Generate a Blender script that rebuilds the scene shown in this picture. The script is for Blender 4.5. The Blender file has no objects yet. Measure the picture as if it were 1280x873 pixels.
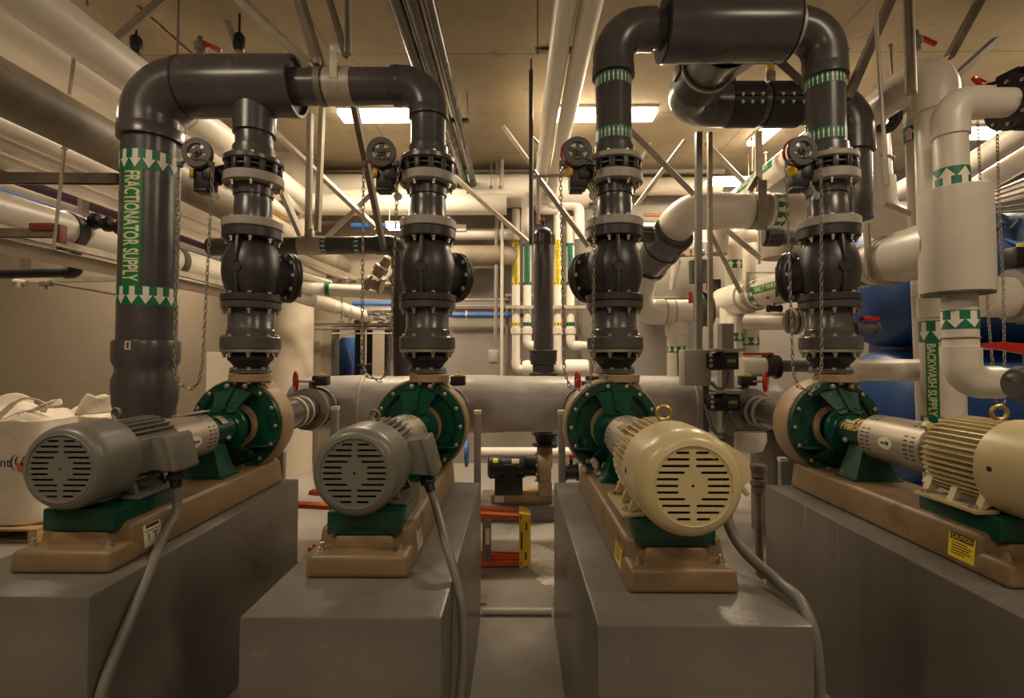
import bpy, bmesh, math, random
from mathutils import Vector, Matrix, Euler
random.seed(7)
pi = math.pi
R = math.radians
sc = bpy.context.scene
COL = sc.collection
V = Vector
# ---------------------------------------------------------------- camera geometry (1280x873 frame)
F = 620.0; CX, CY = 640.0, 426.5; HZ, VX = 446.0, 645.0; CAMZ = 1.75
PITCH = math.atan((HZ - CY) / F); YAW = math.atan((VX - CX) / F)
RM = Euler((pi / 2 + PITCH, 0, YAW)).to_matrix()
def P(px, py, Y):
    d = RM @ V(((px - CX) / F, -(py - CY) / F, -1)); t = Y / d.y
    return V((d.x * t, Y, CAMZ + d.z * t))
ZP = 0.92      # top of the concrete plinths
ZC = 4.80      # ceiling
YB = 8.2       # back wall
YR = 3.15      # plane of the four risers
def zr(py, Y=YR): return P(645, py, Y).z
def zf(py, r=.15): return P(645, py, YR - r).z      # level of what shows on the near side of a riser

cam = bpy.data.cameras.new('camera'); camo = bpy.data.objects.new('camera', cam); COL.objects.link(camo)
camo.location = (0, 0, CAMZ); camo.rotation_euler = (pi / 2 + PITCH, 0, YAW)
cam.sensor_width = 36; cam.lens = F / 1280 * 36; cam.shift_y = -10 / 1280; cam.clip_start = 0.05
sc.camera = camo

# ---------------------------------------------------------------- materials
M = {}
def mat(name, col, rough=.5, metal=0., var=.12, scale=6., bump=0., bscale=40., coat=0., stretch=None, spec=None, dirt=None):
    m = bpy.data.materials.new(name); m.use_nodes = True
    nt = m.node_tree; N = nt.nodes; L = nt.links
    b = N['Principled BSDF']
    b.inputs['Roughness'].default_value = rough; b.inputs['Metallic'].default_value = metal
    if coat: b.inputs['Coat Weight'].default_value = coat; b.inputs['Coat Roughness'].default_value = .15
    if spec is not None: b.inputs['Specular IOR Level'].default_value = spec
    tc = N.new('ShaderNodeTexCoord'); src = tc.outputs['Object']
    if stretch:
        mp = N.new('ShaderNodeMapping'); mp.inputs['Scale'].default_value = stretch; L.new(src, mp.inputs['Vector']); src = mp.outputs['Vector']
    nz = N.new('ShaderNodeTexNoise'); nz.inputs['Scale'].default_value = scale; nz.inputs['Detail'].default_value = 5; nz.inputs['Roughness'].default_value = .6
    L.new(src, nz.inputs['Vector'])
    mx = N.new('ShaderNodeMix'); mx.data_type = 'RGBA'
    mx.inputs['A'].default_value = (*[c * (1 - var) for c in col], 1); mx.inputs['B'].default_value = (*[min(1, c * (1 + var)) for c in col], 1)
    rp = N.new('ShaderNodeMapRange'); rp.inputs['From Min'].default_value = .3; rp.inputs['From Max'].default_value = .7
    L.new(nz.outputs['Fac'], rp.inputs['Value']); L.new(rp.outputs['Result'], mx.inputs['Factor'])
    out = mx.outputs['Result']
    if dirt:      # (colour, threshold, scale): worn or stained patches
        n2 = N.new('ShaderNodeTexNoise'); n2.inputs['Scale'].default_value = dirt[2]; n2.inputs['Detail'].default_value = 8; n2.inputs['Roughness'].default_value = .7
        L.new(src, n2.inputs['Vector'])
        r2 = N.new('ShaderNodeMapRange'); r2.inputs['From Min'].default_value = dirt[1]; r2.inputs['From Max'].default_value = dirt[1] + .1
        L.new(n2.outputs['Fac'], r2.inputs['Value'])
        m2 = N.new('ShaderNodeMix'); m2.data_type = 'RGBA'; m2.inputs['B'].default_value = (*dirt[0], 1)
        L.new(out, m2.inputs['A']); L.new(r2.outputs['Result'], m2.inputs['Factor']); out = m2.outputs['Result']
    L.new(out, b.inputs['Base Color'])
    r3 = N.new('ShaderNodeMapRange'); r3.inputs['To Min'].default_value = max(.03, rough - .08); r3.inputs['To Max'].default_value = min(1, rough + .1)
    L.new(nz.outputs['Fac'], r3.inputs['Value']); L.new(r3.outputs['Result'], b.inputs['Roughness'])
    if bump:
        n4 = N.new('ShaderNodeTexNoise'); n4.inputs['Scale'].default_value = bscale; n4.inputs['Detail'].default_value = 4
        L.new(src, n4.inputs['Vector'])
        bp = N.new('ShaderNodeBump'); bp.inputs['Strength'].default_value = bump; bp.inputs['Distance'].default_value = .02
        L.new(n4.outputs['Fac'], bp.inputs['Height']); L.new(bp.outputs['Normal'], b.inputs['Normal'])
    M[name] = m
    return m
mat('pvc', (.078, .071, .073), .25, var=.2, scale=3, dirt=((.125, .11, .098), .60, 6))
mat('pvc_valve', (.036, .032, .034), .38, var=.2, scale=5)
mat('pvc_light', (.37, .335, .295), .5, var=.06)
mat('groove', (.012, .011, .011), .7, var=.1)
mat('rubber', (.016, .013, .012), .55, var=.2)
mat('white', (.68, .62, .535), .34, var=.08, scale=2.5, dirt=((.5, .43, .34), .63, 5))
mat('white_jacket', (.76, .71, .63), .42, var=.05, scale=3, bump=.06, bscale=6)
mat('offwhite', (.52, .46, .38), .5, var=.1, scale=3)
mat('wrap', (.40, .37, .34), .38, var=.14, scale=4, bump=.5, bscale=7)
mat('bare_pipe', (.25, .205, .15), .5, var=.3, scale=3, dirt=((.16, .10, .05), .60, 5))
mat('tan', (.33, .228, .128), .46, var=.14, scale=5, dirt=((.25, .16, .08), .58, 5))
mat('tan_base', (.215, .140, .070), .44, var=.2, scale=5, dirt=((.16, .098, .045), .56, 5))
mat('cream', (.52, .43, .235), .30, var=.07, scale=4, dirt=((.40, .31, .16), .63, 8))
mat('motor_grey', (.152, .144, .120), .36, var=.1, scale=5, dirt=((.13, .115, .09), .62, 8))
mat('motor_dark', (.07, .063, .055), .55, var=.2, scale=20)
mat('green', (.003, .052, .030), .26, var=.2, scale=8, dirt=((.05, .1, .075), .69, 14))
mat('green_worn', (.005, .046, .028), .42, var=.3, scale=14, dirt=((.17, .2, .16), .60, 22))
mat('steel', (.52, .47, .40), .36, metal=.85, var=.12, scale=12)
mat('guard', (.42, .37, .305), .4, metal=.55, var=.12, scale=7, stretch=(8, 1, 8))
mat('galv', (.46, .41, .34), .42, metal=.2, var=.2, scale=10)
mat('galv_dark', (.21, .175, .135), .48, metal=.2, var=.25, scale=10)
mat('conduit', (.27, .25, .225), .40, metal=.2, var=.12, scale=8)
mat('flex', (.15, .138, .118), .45, var=.1, scale=10)
mat('black', (.012, .011, .011), .42, var=.2)
mat('red', (.42, .018, .012), .4, var=.12)
mat('red_dull', (.26, .04, .03), .5, var=.15)
mat('yellow', (.72, .46, .02), .45, var=.1)
mat('label_yellow', (.78, .60, .035), .45, var=.05)
mat('band_green', (.004, .16, .075), .4, var=.08)
mat('strip_green', (.02, .19, .022), .42, var=.08)
mat('letter', (.70, .70, .54), .5, var=.06)
mat('arrow_white', (.83, .76, .68), .45, var=.04)
mat('ink', (.025, .018, .014), .6, var=.1)
mat('ink_red', (.5, .03, .02), .6, var=.1)
mat('paper', (.68, .62, .52), .6, var=.06)
mat('blue', (.005, .034, .125), .38, var=.25, scale=1.5, bump=.06, bscale=5)
mat('blue_pipe', (.03, .13, .42), .45, var=.1)
mat('purple', (.045, .012, .04), .5, var=.2)
mat('copper', (.42, .17, .06), .4, metal=.6, var=.15)
mat('orange', (.62, .095, .022), .45, var=.12)
mat('ladder_yellow', (.78, .52, .03), .45, var=.1, scale=10)
mat('bag', (.74, .66, .55), .62, var=.06, scale=4, bump=.55, bscale=5)
mat('bag_navy', (.035, .03, .10), .6, var=.1)
mat('bag_orange', (.6, .16, .05), .6, var=.1)
mat('wood', (.42, .27, .12), .6, var=.25, scale=5, stretch=(1, 8, 8))
mat('box_grey', (.36, .33, .295), .42, var=.06)
mat('duct', (.30, .275, .24), .42, metal=.2, var=.1, scale=2)
mat('brass', (.40, .29, .10), .4, metal=.7, var=.15)
mat('fluff', (.36, .31, .25), .9, var=.3, scale=30)
mat('chain', (.38, .33, .27), .42, metal=.7, var=.2)
mat('plinth', (.128, .115, .099), .34, var=.2, scale=2.2, bump=.16, bscale=16, dirt=((.20, .182, .16), .62, 11))
mat('plinth_streaked', (.112, .099, .086), .36, var=.15, scale=2.5, bump=.06, bscale=22, stretch=(1, 3.5, .16), dirt=((.20, .185, .165), .60, 4))
mat('salt', (.66, .61, .53), .85, var=.3, scale=12, bump=.4, bscale=30, dirt=((.22, .12, .035), .58, 7))
mat('door_paint', (.60, .52, .41), .5, var=.05)
mat('dark_steel', (.085, .08, .075), .45, var=.2)

def special_mats():
    # painted block wall: courses of 0.2 m, stretcher bond
    def block(name, col, contrast):
        m = mat(name, col, .45, var=.05, scale=1.2)
        nt = m.node_tree; N = nt.nodes; L = nt.links; b = N['Principled BSDF']
        tc = N.new('ShaderNodeTexCoord'); sx = N.new('ShaderNodeSeparateXYZ'); cx = N.new('ShaderNodeCombineXYZ')
        L.new(tc.outputs['Object'], sx.inputs[0]); L.new(sx.outputs['X'], cx.inputs['X']); L.new(sx.outputs['Z'], cx.inputs['Y'])
        br = N.new('ShaderNodeTexBrick'); br.inputs['Scale'].default_value = 1
        br.inputs['Brick Width'].default_value = .406; br.inputs['Row Height'].default_value = .203; br.inputs['Mortar Size'].default_value = .006; br.inputs['Mortar Smooth'].default_value = .4
        br.inputs['Color1'].default_value = (1, 1, 1, 1); br.inputs['Color2'].default_value = (1, 1, 1, 1); br.inputs['Mortar'].default_value = (0, 0, 0, 1)
        L.new(cx.outputs[0], br.inputs['Vector'])
        bp = N.new('ShaderNodeBump'); bp.inputs['Strength'].default_value = contrast; bp.inputs['Distance'].default_value = .008
        L.new(br.outputs['Color'], bp.inputs['Height']); L.new(bp.outputs['Normal'], b.inputs['Normal'])
    block('block_beige', (.33, .275, .21), .35)
    block('block_grey', (.25, .225, .195), .08)
    # board-marked concrete ceiling with panel joints
    m = mat('ceiling', (.36, .30, .205), .8, var=.22, scale=1.3, dirt=((.25, .20, .13), .58, 2.6))
    nt = m.node_tree; N = nt.nodes; L = nt.links; b = N['Principled BSDF']
    br = N.new('ShaderNodeTexBrick'); br.offset = 0; br.inputs['Scale'].default_value = 1; br.inputs['Brick Width'].default_value = 4.88; br.inputs['Row Height'].default_value = 1.22
    br.inputs['Mortar Size'].default_value = .006; br.inputs['Mortar'].default_value = (.16, .13, .09, 1)
    tc = N.new('ShaderNodeTexCoord'); mp = N.new('ShaderNodeMapping'); mp.inputs['Location'].default_value = (1.1, .1, 0)
    L.new(tc.outputs['Object'], mp.inputs['Vector']); L.new(mp.outputs['Vector'], br.inputs['Vector'])
    src = b.inputs['Base Color'].links[0].from_socket
    L.new(src, br.inputs['Color1']); L.new(src, br.inputs['Color2']); L.new(br.outputs['Color'], b.inputs['Base Color'])
    # painted floor
    mat('floor', (.30, .272, .238), .33, var=.16, scale=1.6, bump=.03, bscale=20, dirt=((.17, .15, .13), .62, 2.5))
    # plinth side: streaks of run-down wash
    m = bpy.data.materials.new('lamp'); m.use_nodes = True
    e = m.node_tree.nodes['Principled BSDF']; e.inputs['Emission Color'].default_value = (1, .87, .66, 1); e.inputs['Emission Strength'].default_value = 9
    M['lamp'] = m
    m = bpy.data.materials.new('display'); m.use_nodes = True
    e = m.node_tree.nodes['Principled BSDF']; e.inputs['Base Color'].default_value = (.12, .13, .03, 1); e.inputs['Emission Color'].default_value = (.6, .65, .12, 1); e.inputs['Emission Strength'].default_value = .03
    M['display'] = m
special_mats()

# ---------------------------------------------------------------- mesh builder
def basis(axis):
    a = V(axis).normalized(); h = V((0, 0, 1)) if abs(a.z) < .9 else V((0, -1, 0))
    u = (h - a * h.dot(a)).normalized(); w = a.cross(u)
    return a, u, w
def round_path(pts, b, n=8):
    pts = [V(p) for p in pts]
    if b <= 0 or len(pts) < 3: return pts
    out = [pts[0]]
    for i in range(1, len(pts) - 1):
        p, q, s = pts[i - 1], pts[i], pts[i + 1]
        d0, d1 = (p - q).normalized(), (s - q).normalized()
        c = max(-1, min(1, d0.dot(d1))); th = math.acos(c)
        if th > pi - .05: out.append(q); continue
        t = b / math.tan(th / 2); t = min(t, .49 * (p - q).length if i > 1 else .98 * (p - q).length, .49 * (s - q).length if i < len(pts) - 2 else .98 * (s - q).length)
        rr = t * math.tan(th / 2)
        bis = (d0 + d1).normalized(); cen = q + bis * (rr / math.sin(th / 2))
        a0 = q + d0 * t - cen; ang = pi - th; ax = a0.cross(q + d1 * t - cen).normalized()
        for k in range(n + 1): out.append(cen + Matrix.Rotation(ang * k / n, 3, ax) @ a0)
    out.append(pts[-1])
    return out
class MB:
    def __init__(s): s.bm = bmesh.new()
    def ring(s, c, u, w, r, seg): return [s.bm.verts.new(c + (u * math.cos(2 * pi * k / seg) + w * math.sin(2 * pi * k / seg)) * r) for k in range(seg)]
    def face(s, vs, m=0):
        try: f = s.bm.faces.new(vs); f.material_index = m; return f
        except ValueError: return None
    def tube(s, pts, r, seg=20, m=0, caps=True, bend=0., n=8):
        pts = round_path(pts, bend, n); k = len(pts)
        rs = r if isinstance(r, (list, tuple)) else [r] * k
        d = (pts[1] - pts[0]).normalized(); a, u, w = basis(d); prev = None; first = None
        for i in range(k):
            if i == 0: t = d
            elif i == k - 1: t = (pts[i] - pts[i - 1]).normalized()
            else: t = ((pts[i + 1] - pts[i]).normalized() + (pts[i] - pts[i - 1]).normalized()).normalized()
            u = (u - t * u.dot(t)).normalized(); w = t.cross(u)
            rg = s.ring(pts[i], u, w, rs[i], seg)
            if prev:
                for j in range(seg): s.face((prev[j], prev[(j + 1) % seg], rg[(j + 1) % seg], rg[j]), m)
            else: first = rg
            prev = rg
        if caps: s.face(first[::-1], m); s.face(prev, m)
        return s
    def lathe(s, o, axis, prof, seg=32, m=0, closed=False):
        o = V(o); a, u, w = basis(axis); prev = None; fst = None
        for q in prof:
            t, r = q[0], q[1]; mm = q[2] if len(q) > 2 else m
            cur = [s.bm.verts.new(o + a * t)] if r <= 1e-6 else s.ring(o + a * t, u, w, r, seg)
            if prev is not None:
                for j in range(seg):
                    A, B = prev[j % len(prev)], prev[(j + 1) % len(prev)]; C, D = cur[(j + 1) % len(cur)], cur[j % len(cur)]
                    vs = []
                    for v in (A, B, C, D):
                        if v not in vs: vs.append(v)
                    if len(vs) > 2: s.face(vs, mm)
            else: fst = cur
            prev = cur
        if closed:
            for j in range(seg): s.face((prev[j], prev[(j + 1) % seg], fst[(j + 1) % seg], fst[j]), m)
        return s
    def cyl(s, p0, p1, r, seg=20, m=0): return s.tube([p0, p1], r, seg, m)
    def disc(s, o, axis, r, h, seg=28, m=0, b=.003):
        b = min(b, h * .4, r * .4)
        return s.lathe(o, axis, [(0, 0), (0, r - b), (b, r), (h - b, r), (h, r - b), (h, 0)], seg, m)
    def annulus(s, o, axis, r0, r1, h, seg=28, m=0): return s.lathe(o, axis, [(0, r0), (0, r1), (h, r1), (h, r0)], seg, m, closed=True)
    def box(s, c, size, rot=None, bev=0., m=0, taper=None, segs=2):
        t = bmesh.new(); bmesh.ops.create_cube(t, size=1)
        for v in t.verts:
            k = 1.
            if taper and v.co.z > 0: v.co.x *= taper[0]; v.co.y *= taper[1]
            v.co = V((v.co.x * size[0], v.co.y * size[1], v.co.z * size[2]))
        if bev > 0: bmesh.ops.bevel(t, geom=t.edges[:], offset=bev, segments=segs, profile=.5, affect='EDGES', clamp_overlap=True)
        s.merge(t, (Matrix.Translation(V(c)) @ (rot.to_4x4() if rot else Matrix())), m)
        return s
    def beam(s, p0, p1, w, h, up=(0, 0, 1), m=0, bev=0.):
        p0, p1 = V(p0), V(p1); a = (p1 - p0); l = a.length; a.normalize(); up = V(up)
        x = a.cross(up)
        if x.length < 1e-3: x = a.cross(V((0, 1, 0)))
        x.normalize(); z = x.cross(a)
        s.box((p0 + p1) / 2, (w, l, h), Matrix((x, a, z)).transposed(), bev, m); return s
    def channel(s, p0, p1, w=.041, h=.041, t=.004, face=(0, -1, 0), m=0):
        """U channel with returned lips, open towards `face`"""
        p0, p1 = V(p0), V(p1); a = (p1 - p0).normalized(); f = V(face); f = (f - a * f.dot(a))
        if f.length < 1e-3: f = V((1, 0, 0)) - a * a.x
        f.normalize(); x = a.cross(f); hw = w / 2; hh = h / 2; l = .010
        prof = [(-hw + l, hh), (-hw, hh), (-hw, -hh), (hw, -hh), (hw, hh), (hw - l, hh), (hw - l, hh - t), (hw - t, hh - t), (hw - t, -hh + t), (-hw + t, -hh + t), (-hw + t, hh - t), (-hw + l, hh - t)]
        A = [s.bm.verts.new(p0 + x * q[0] + f * q[1]) for q in prof]; B = [s.bm.verts.new(p1 + x * q[0] + f * q[1]) for q in prof]; n = len(prof)
        for i in range(n): s.face((A[i], A[(i + 1) % n], B[(i + 1) % n], B[i]), m)
        s.face(A[::-1], m); s.face(B, m); return s
    def prism(s, pts, off, m=0):
        off = V(off); A = [s.bm.verts.new(V(p)) for p in pts]; B = [s.bm.verts.new(V(p) + off) for p in pts]; n = len(A)
        for i in range(n): s.face((A[i], A[(i + 1) % n], B[(i + 1) % n], B[i]), m)
        s.face(A[::-1], m); s.face(B, m); return s
    def hull(s, pts, m=0):
        t = bmesh.new()
        for p in pts: t.verts.new(V(p))
        bmesh.ops.convex_hull(t, input=t.verts[:]); s.merge(t, Matrix(), m); return s
    def torus(s, c, axis, R_, r, seg=24, rs=8, m=0, a0=0., a1=2 * pi):
        a, u, w = basis(axis); c = V(c); full = a1 - a0 > 2 * pi - 1e-3; n = seg if full else seg + 1; rings = []
        for i in range(n):
            t = a0 + (a1 - a0) * i / seg; d = u * math.cos(t) + w * math.sin(t)
            rings.append([s.bm.verts.new(c + d * (R_ + r * math.cos(2 * pi * k / rs)) + a * (r * math.sin(2 * pi * k / rs))) for k in range(rs)])
        for i in range(n if full else n - 1):
            p, q = rings[i], rings[(i + 1) % n]
            for k in range(rs): s.face((p[k], q[k], q[(k + 1) % rs], p[(k + 1) % rs]), m)
        if not full: s.face(rings[0], m); s.face(rings[-1][::-1], m)
        return s
    def merge(s, t, mx=None, m=0):
        mx = mx or Matrix(); mp = {}
        for v in t.verts: mp[v] = s.bm.verts.new(mx @ v.co)
        for f in t.faces:
            g = s.face([mp[v] for v in f.verts])
            if g: g.material_index = m if m is not None else f.material_index
        t.free(); return s
    def wrap2d(s, t, o, axis, ref, r, m=0, du=None):
        """flat sheet t (u across, v along the axis) laid on a cylinder of radius r, u = 0 at ref"""
        o = V(o); a = V(axis).normalized(); f = V(ref); f = (f - a * f.dot(a)).normalized(); sd = a.cross(f); du = du or r * .1
        us = [v.co.x for v in t.verts]
        if us:
            k = math.ceil(min(us) / du)
            while k * du < max(us):
                bmesh.ops.bisect_plane(t, geom=t.verts[:] + t.edges[:] + t.faces[:], plane_co=(k * du, 0, 0), plane_no=(1, 0, 0)); k += 1
        for v in t.verts:
            u, w = v.co.x, v.co.y; v.co = o + a * w + (f * math.cos(u / r) + sd * math.sin(u / r)) * (r + v.co.z)
        return s.merge(t, Matrix(), m)
    def flat2d(s, t, o, xd, yd, m=0):
        o, xd, yd = V(o), V(xd).normalized(), V(yd).normalized()
        for v in t.verts: v.co = o + xd * v.co.x + yd * v.co.y
        return s.merge(t, Matrix(), m)
    def build(s, name, mats, parent=None, origin=None, ang=35):
        bm = s.bm; bm.normal_update()
        bmesh.ops.recalc_face_normals(bm, faces=bm.faces[:])
        co = [v.co for v in bm.verts]
        if origin is None:
            if parent is not None: origin = wloc(parent)
            else:
                lo = V([min(c[i] for c in co) for i in range(3)]); hi = V([max(c[i] for c in co) for i in range(3)])
                origin = V(((lo.x + hi.x) / 2, (lo.y + hi.y) / 2, lo.z))
        origin = V(origin)
        for v in bm.verts: v.co -= origin
        me = bpy.data.meshes.new(name); bm.to_mesh(me); bm.free()
        for mm in (mats if isinstance(mats, (list, tuple)) else [mats]): me.materials.append(M[mm])
        me.shade_smooth(); me.set_sharp_from_angle(angle=R(ang))
        o = bpy.data.objects.new(name, me); COL.objects.link(o)
        if parent is not None: o.parent = parent; o.location = origin - wloc(parent)
        else: o.location = origin
        return o
def wloc(o):
    p = V((0, 0, 0))
    while o is not None: p = p + o.location; o = o.parent
    return p
def tag(o, label, cat, group=None, kind=None):
    o['label'] = label; o['category'] = cat
    if group: o['group'] = group
    if kind: o['kind'] = kind
    return o
def thing(name, label, cat, loc, group=None):
    o = bpy.data.objects.new(name, None); o.empty_display_size = .1; COL.objects.link(o); o.location = loc
    return tag(o, label, cat, group)
def struct(o): o['kind'] = 'structure'; return o
def copy_tree(o, loc=None, label=None, parent=None):
    c = o.copy(); COL.objects.link(c)
    if parent: c.parent = parent
    if loc is not None: c.location = loc
    if label: c['label'] = label
    for ch in list(o.children): copy_tree(ch, parent=c)
    return c
def put(name, proto_mesh, mats, loc, parent, rot=None):
    """one more copy of a small part (bolt, knob) sharing its mesh"""
    o = bpy.data.objects.new(name, proto_mesh); COL.objects.link(o); o.parent = parent; o.location = V(loc) - wloc(parent)
    if rot: o.rotation_euler = rot
    return o
# flat sheets
def poly2d(polys):
    t = bmesh.new()
    for p in polys: t.faces.new([t.verts.new((q[0], q[1], q[2] if len(q) > 2 else 0)) for q in p])
    return t
def rect2d(x0, y0, x1, y1, z=0): return poly2d([[(x0, y0, z), (x1, y0, z), (x1, y1, z), (x0, y1, z)]])
def text2d(txt, size, width=None, center=True, z=0., bold=.0):
    cu = bpy.data.curves.new('txt', 'FONT'); cu.body = txt; cu.size = size; cu.resolution_u = 3; cu.offset = bold
    o = bpy.data.objects.new('txt', cu); COL.objects.link(o)
    dg = bpy.context.evaluated_depsgraph_get(); me = bpy.data.meshes.new_from_object(o.evaluated_get(dg))
    t = bmesh.new(); t.from_mesh(me); bpy.data.objects.remove(o); bpy.data.curves.remove(cu); bpy.data.meshes.remove(me)
    xs = [v.co.x for v in t.verts]; ys = [v.co.y for v in t.verts]
    x0, x1, y0, y1 = min(xs), max(xs), min(ys), max(ys); k = (width / (x1 - x0)) if width else 1
    for v in t.verts:
        v.co.x = (v.co.x - (x0 + x1) / 2 if center else v.co.x - x0) * k; v.co.y -= (y0 + y1) / 2; v.co.z = z
    return t
def rot2d(t, a):
    c, s_ = math.cos(a), math.sin(a)
    for v in t.verts: v.co.x, v.co.y = v.co.x * c - v.co.y * s_, v.co.x * s_ + v.co.y * c
    return t
def move2d(t, x, y):
    for v in t.verts: v.co.x += x; v.co.y += y
    return t
def arrow2d(x, y, w, h, up, z=0.):
    """block arrow centred on x, starting at y; split down the middle so that it wraps"""
    s = 1 if up else -1; y0 = y if up else y + h
    f = lambda a, b: (x + a * w, y0 + s * b * h, z)
    return [[f(-.24, 0), f(0, 0), f(0, .52), f(-.24, .52)], [f(0, 0), f(.24, 0), f(.24, .52), f(0, .52)],
            [f(-.5, .5), f(0, .5), f(0, 1)], [f(0, .5), f(.5, .5), f(0, 1)]]
def arrow_band(parent, o, axis, ref, r, h, n, up, fill=.9, span=1.0, colors=('band_green', 'arrow_white')):
    """flow-arrow tape round a pipe of radius r"""
    b = MB(); c = 2 * pi * r * span
    b.wrap2d(rect2d(-c / 2, 0, c / 2, h), o, axis, ref, r + .0012, 0, du=r * .13)
    ps = []
    for i in range(n):
        ps += arrow2d(-c / 2 + (i + .5) * c / n, h * .05, c / n * fill, h * .9, up)
    b.wrap2d(poly2d(ps), o, axis, ref, r + .0024, 1, du=r * .13)
    return b.build('arrow_tape', list(colors), parent)
# plate with real holes
def plate(mb, outer, holes, depth, mx, m=0):
    cu = bpy.data.curves.new('pl', 'CURVE'); cu.dimensions = '2D'; cu.fill_mode = 'BOTH'; cu.extrude = depth / 2
    for ring in [outer] + holes:
        sp = cu.splines.new('POLY'); sp.points.add(len(ring) - 1); sp.use_cyclic_u = True
        for q, pt in zip(ring, sp.points): pt.co = (q[0], q[1], 0, 1)
    o = bpy.data.objects.new('pl', cu); COL.objects.link(o)
    dg = bpy.context.evaluated_depsgraph_get(); me = bpy.data.meshes.new_from_object(o.evaluated_get(dg))
    t = bmesh.new(); t.from_mesh(me); bpy.data.objects.remove(o); bpy.data.curves.remove(cu); bpy.data.meshes.remove(me)
    mb.merge(t, mx, m)
def slot(x0, x1, y, h, n=4):
    r = h / 2; pts = []
    for k in range(n + 1): a = -pi / 2 + pi * k / n; pts.append((x1 - r + r * math.cos(a), y + r * math.sin(a)))
    for k in range(n + 1): a = pi / 2 + pi * k / n; pts.append((x0 + r + r * math.cos(a), y + r * math.sin(a)))
    return pts
def circle(x, y, r, n=24): return [(x + r * math.cos(2 * pi * k / n), y + r * math.sin(2 * pi * k / n)) for k in range(n)]
# bolts (shared meshes)
def proto(fn, name, mats):
    b = MB(); fn(b); b.bm.normal_update(); bmesh.ops.recalc_face_normals(b.bm, faces=b.bm.faces[:])
    me = bpy.data.meshes.new(name); b.bm.to_mesh(me); b.bm.free()
    for m in mats: me.materials.append(M[m])
    me.shade_smooth(); me.set_sharp_from_angle(angle=R(35)); return me
def _hex(b): b.lathe((0, 0, 0), (0, 0, 1), [(-.004, 0), (-.004, .017), (0, .017), (0, .013), (.012, .013), (.014, .009), (.014, 0)], 6)
def _stud(b): b.lathe((0, 0, 0), (0, 0, 1), [(0, 0), (0, .019), (.003, .019), (.003, .0145), (.014, .0145), (.014, .009), (.032, .009), (.032, 0)], 8)
def _dome(b): b.lathe((0, 0, 0), (0, 0, 1), [(0, 0), (0, .0155), (.004, .015), (.010, .010), (.012, 0)], 12)
BOLT = proto(_hex, 'bolt', ['steel']); STUD = proto(_stud, 'bolt', ['steel']); DOME = proto(_dome, 'bolt', ['pvc_light'])
def bolt_ring(parent, c, axis, r, n, mesh=None, off=0., only=None):
    a, u, w = basis(axis); q = V((0, 0, 1)).rotation_difference(a).to_euler()
    for k in range(n):
        t = 2 * pi * (k + off) / n; p = V(c) + (u * math.cos(t) + w * math.sin(t)) * r
        if only and not only(p): continue
        put('bolt', mesh or BOLT, None, p, parent, q)
front = lambda c: (lambda p: p.y < c + .06)
# generic pipe run; fitting sockets at bends are parts of their own
def pipe(name, label, cat, pts, r, m, bend=1.5, elbow=True, group=None, seg=20, em=None, sock=1.1, px=True, mats=None):
    P3 = [P(*q) if px else V(q) for q in pts]; b = MB(); bd = bend * r
    b.tube(P3, r, seg, 0, True, bd)
    o = tag(b.build(name, mats or [m]), label, cat, group)
    if elbow:
        for i in range(1, len(P3) - 1):
            d0, d1 = (P3[i - 1] - P3[i]), (P3[i + 1] - P3[i])
            if d0.normalized().dot(d1.normalized()) < -.985: continue
            l0, l1 = min(bd + 1.1 * r, d0.length * .9), min(bd + 1.1 * r, d1.length * .9)
            e = MB(); e.tube([P3[i] + d0.normalized() * l0, P3[i], P3[i] + d1.normalized() * l1], r * sock, seg, 0, True, bd); e.build('elbow', em or m, o)
    return o
def collar(parent, c, axis, r, h, m, name='coupling', seg=24):
    b = MB(); b.disc(V(c) - V(axis).normalized() * h / 2, axis, r, h, seg, 0, .006); return b.build(name, m, parent)
def strut(label, p0, p1, w=.041, m='galv', face=(.2, .8, .6), cat='strut', group=None, px=True, name='steel_strut', h=None):
    a, b_ = (P(*p0), P(*p1)) if px else (V(p0), V(p1)); b = MB(); b.channel(a, b_, w, h or w, .004, face); return tag(b.build(name, m), label, cat, group)
def rod(label, p0, p1, r=.007, m='galv_dark', name='hanger_rod', cat='rod', group=None, px=True):
    a, b_ = (P(*p0), P(*p1)) if px else (V(p0), V(p1)); b = MB(); b.cyl(a, b_, r, 8)
    b.disc(a + (b_ - a).normalized() * .01, b_ - a, r * 2.0, .012, 6); return tag(b.build(name, m), label, cat, group)
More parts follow.
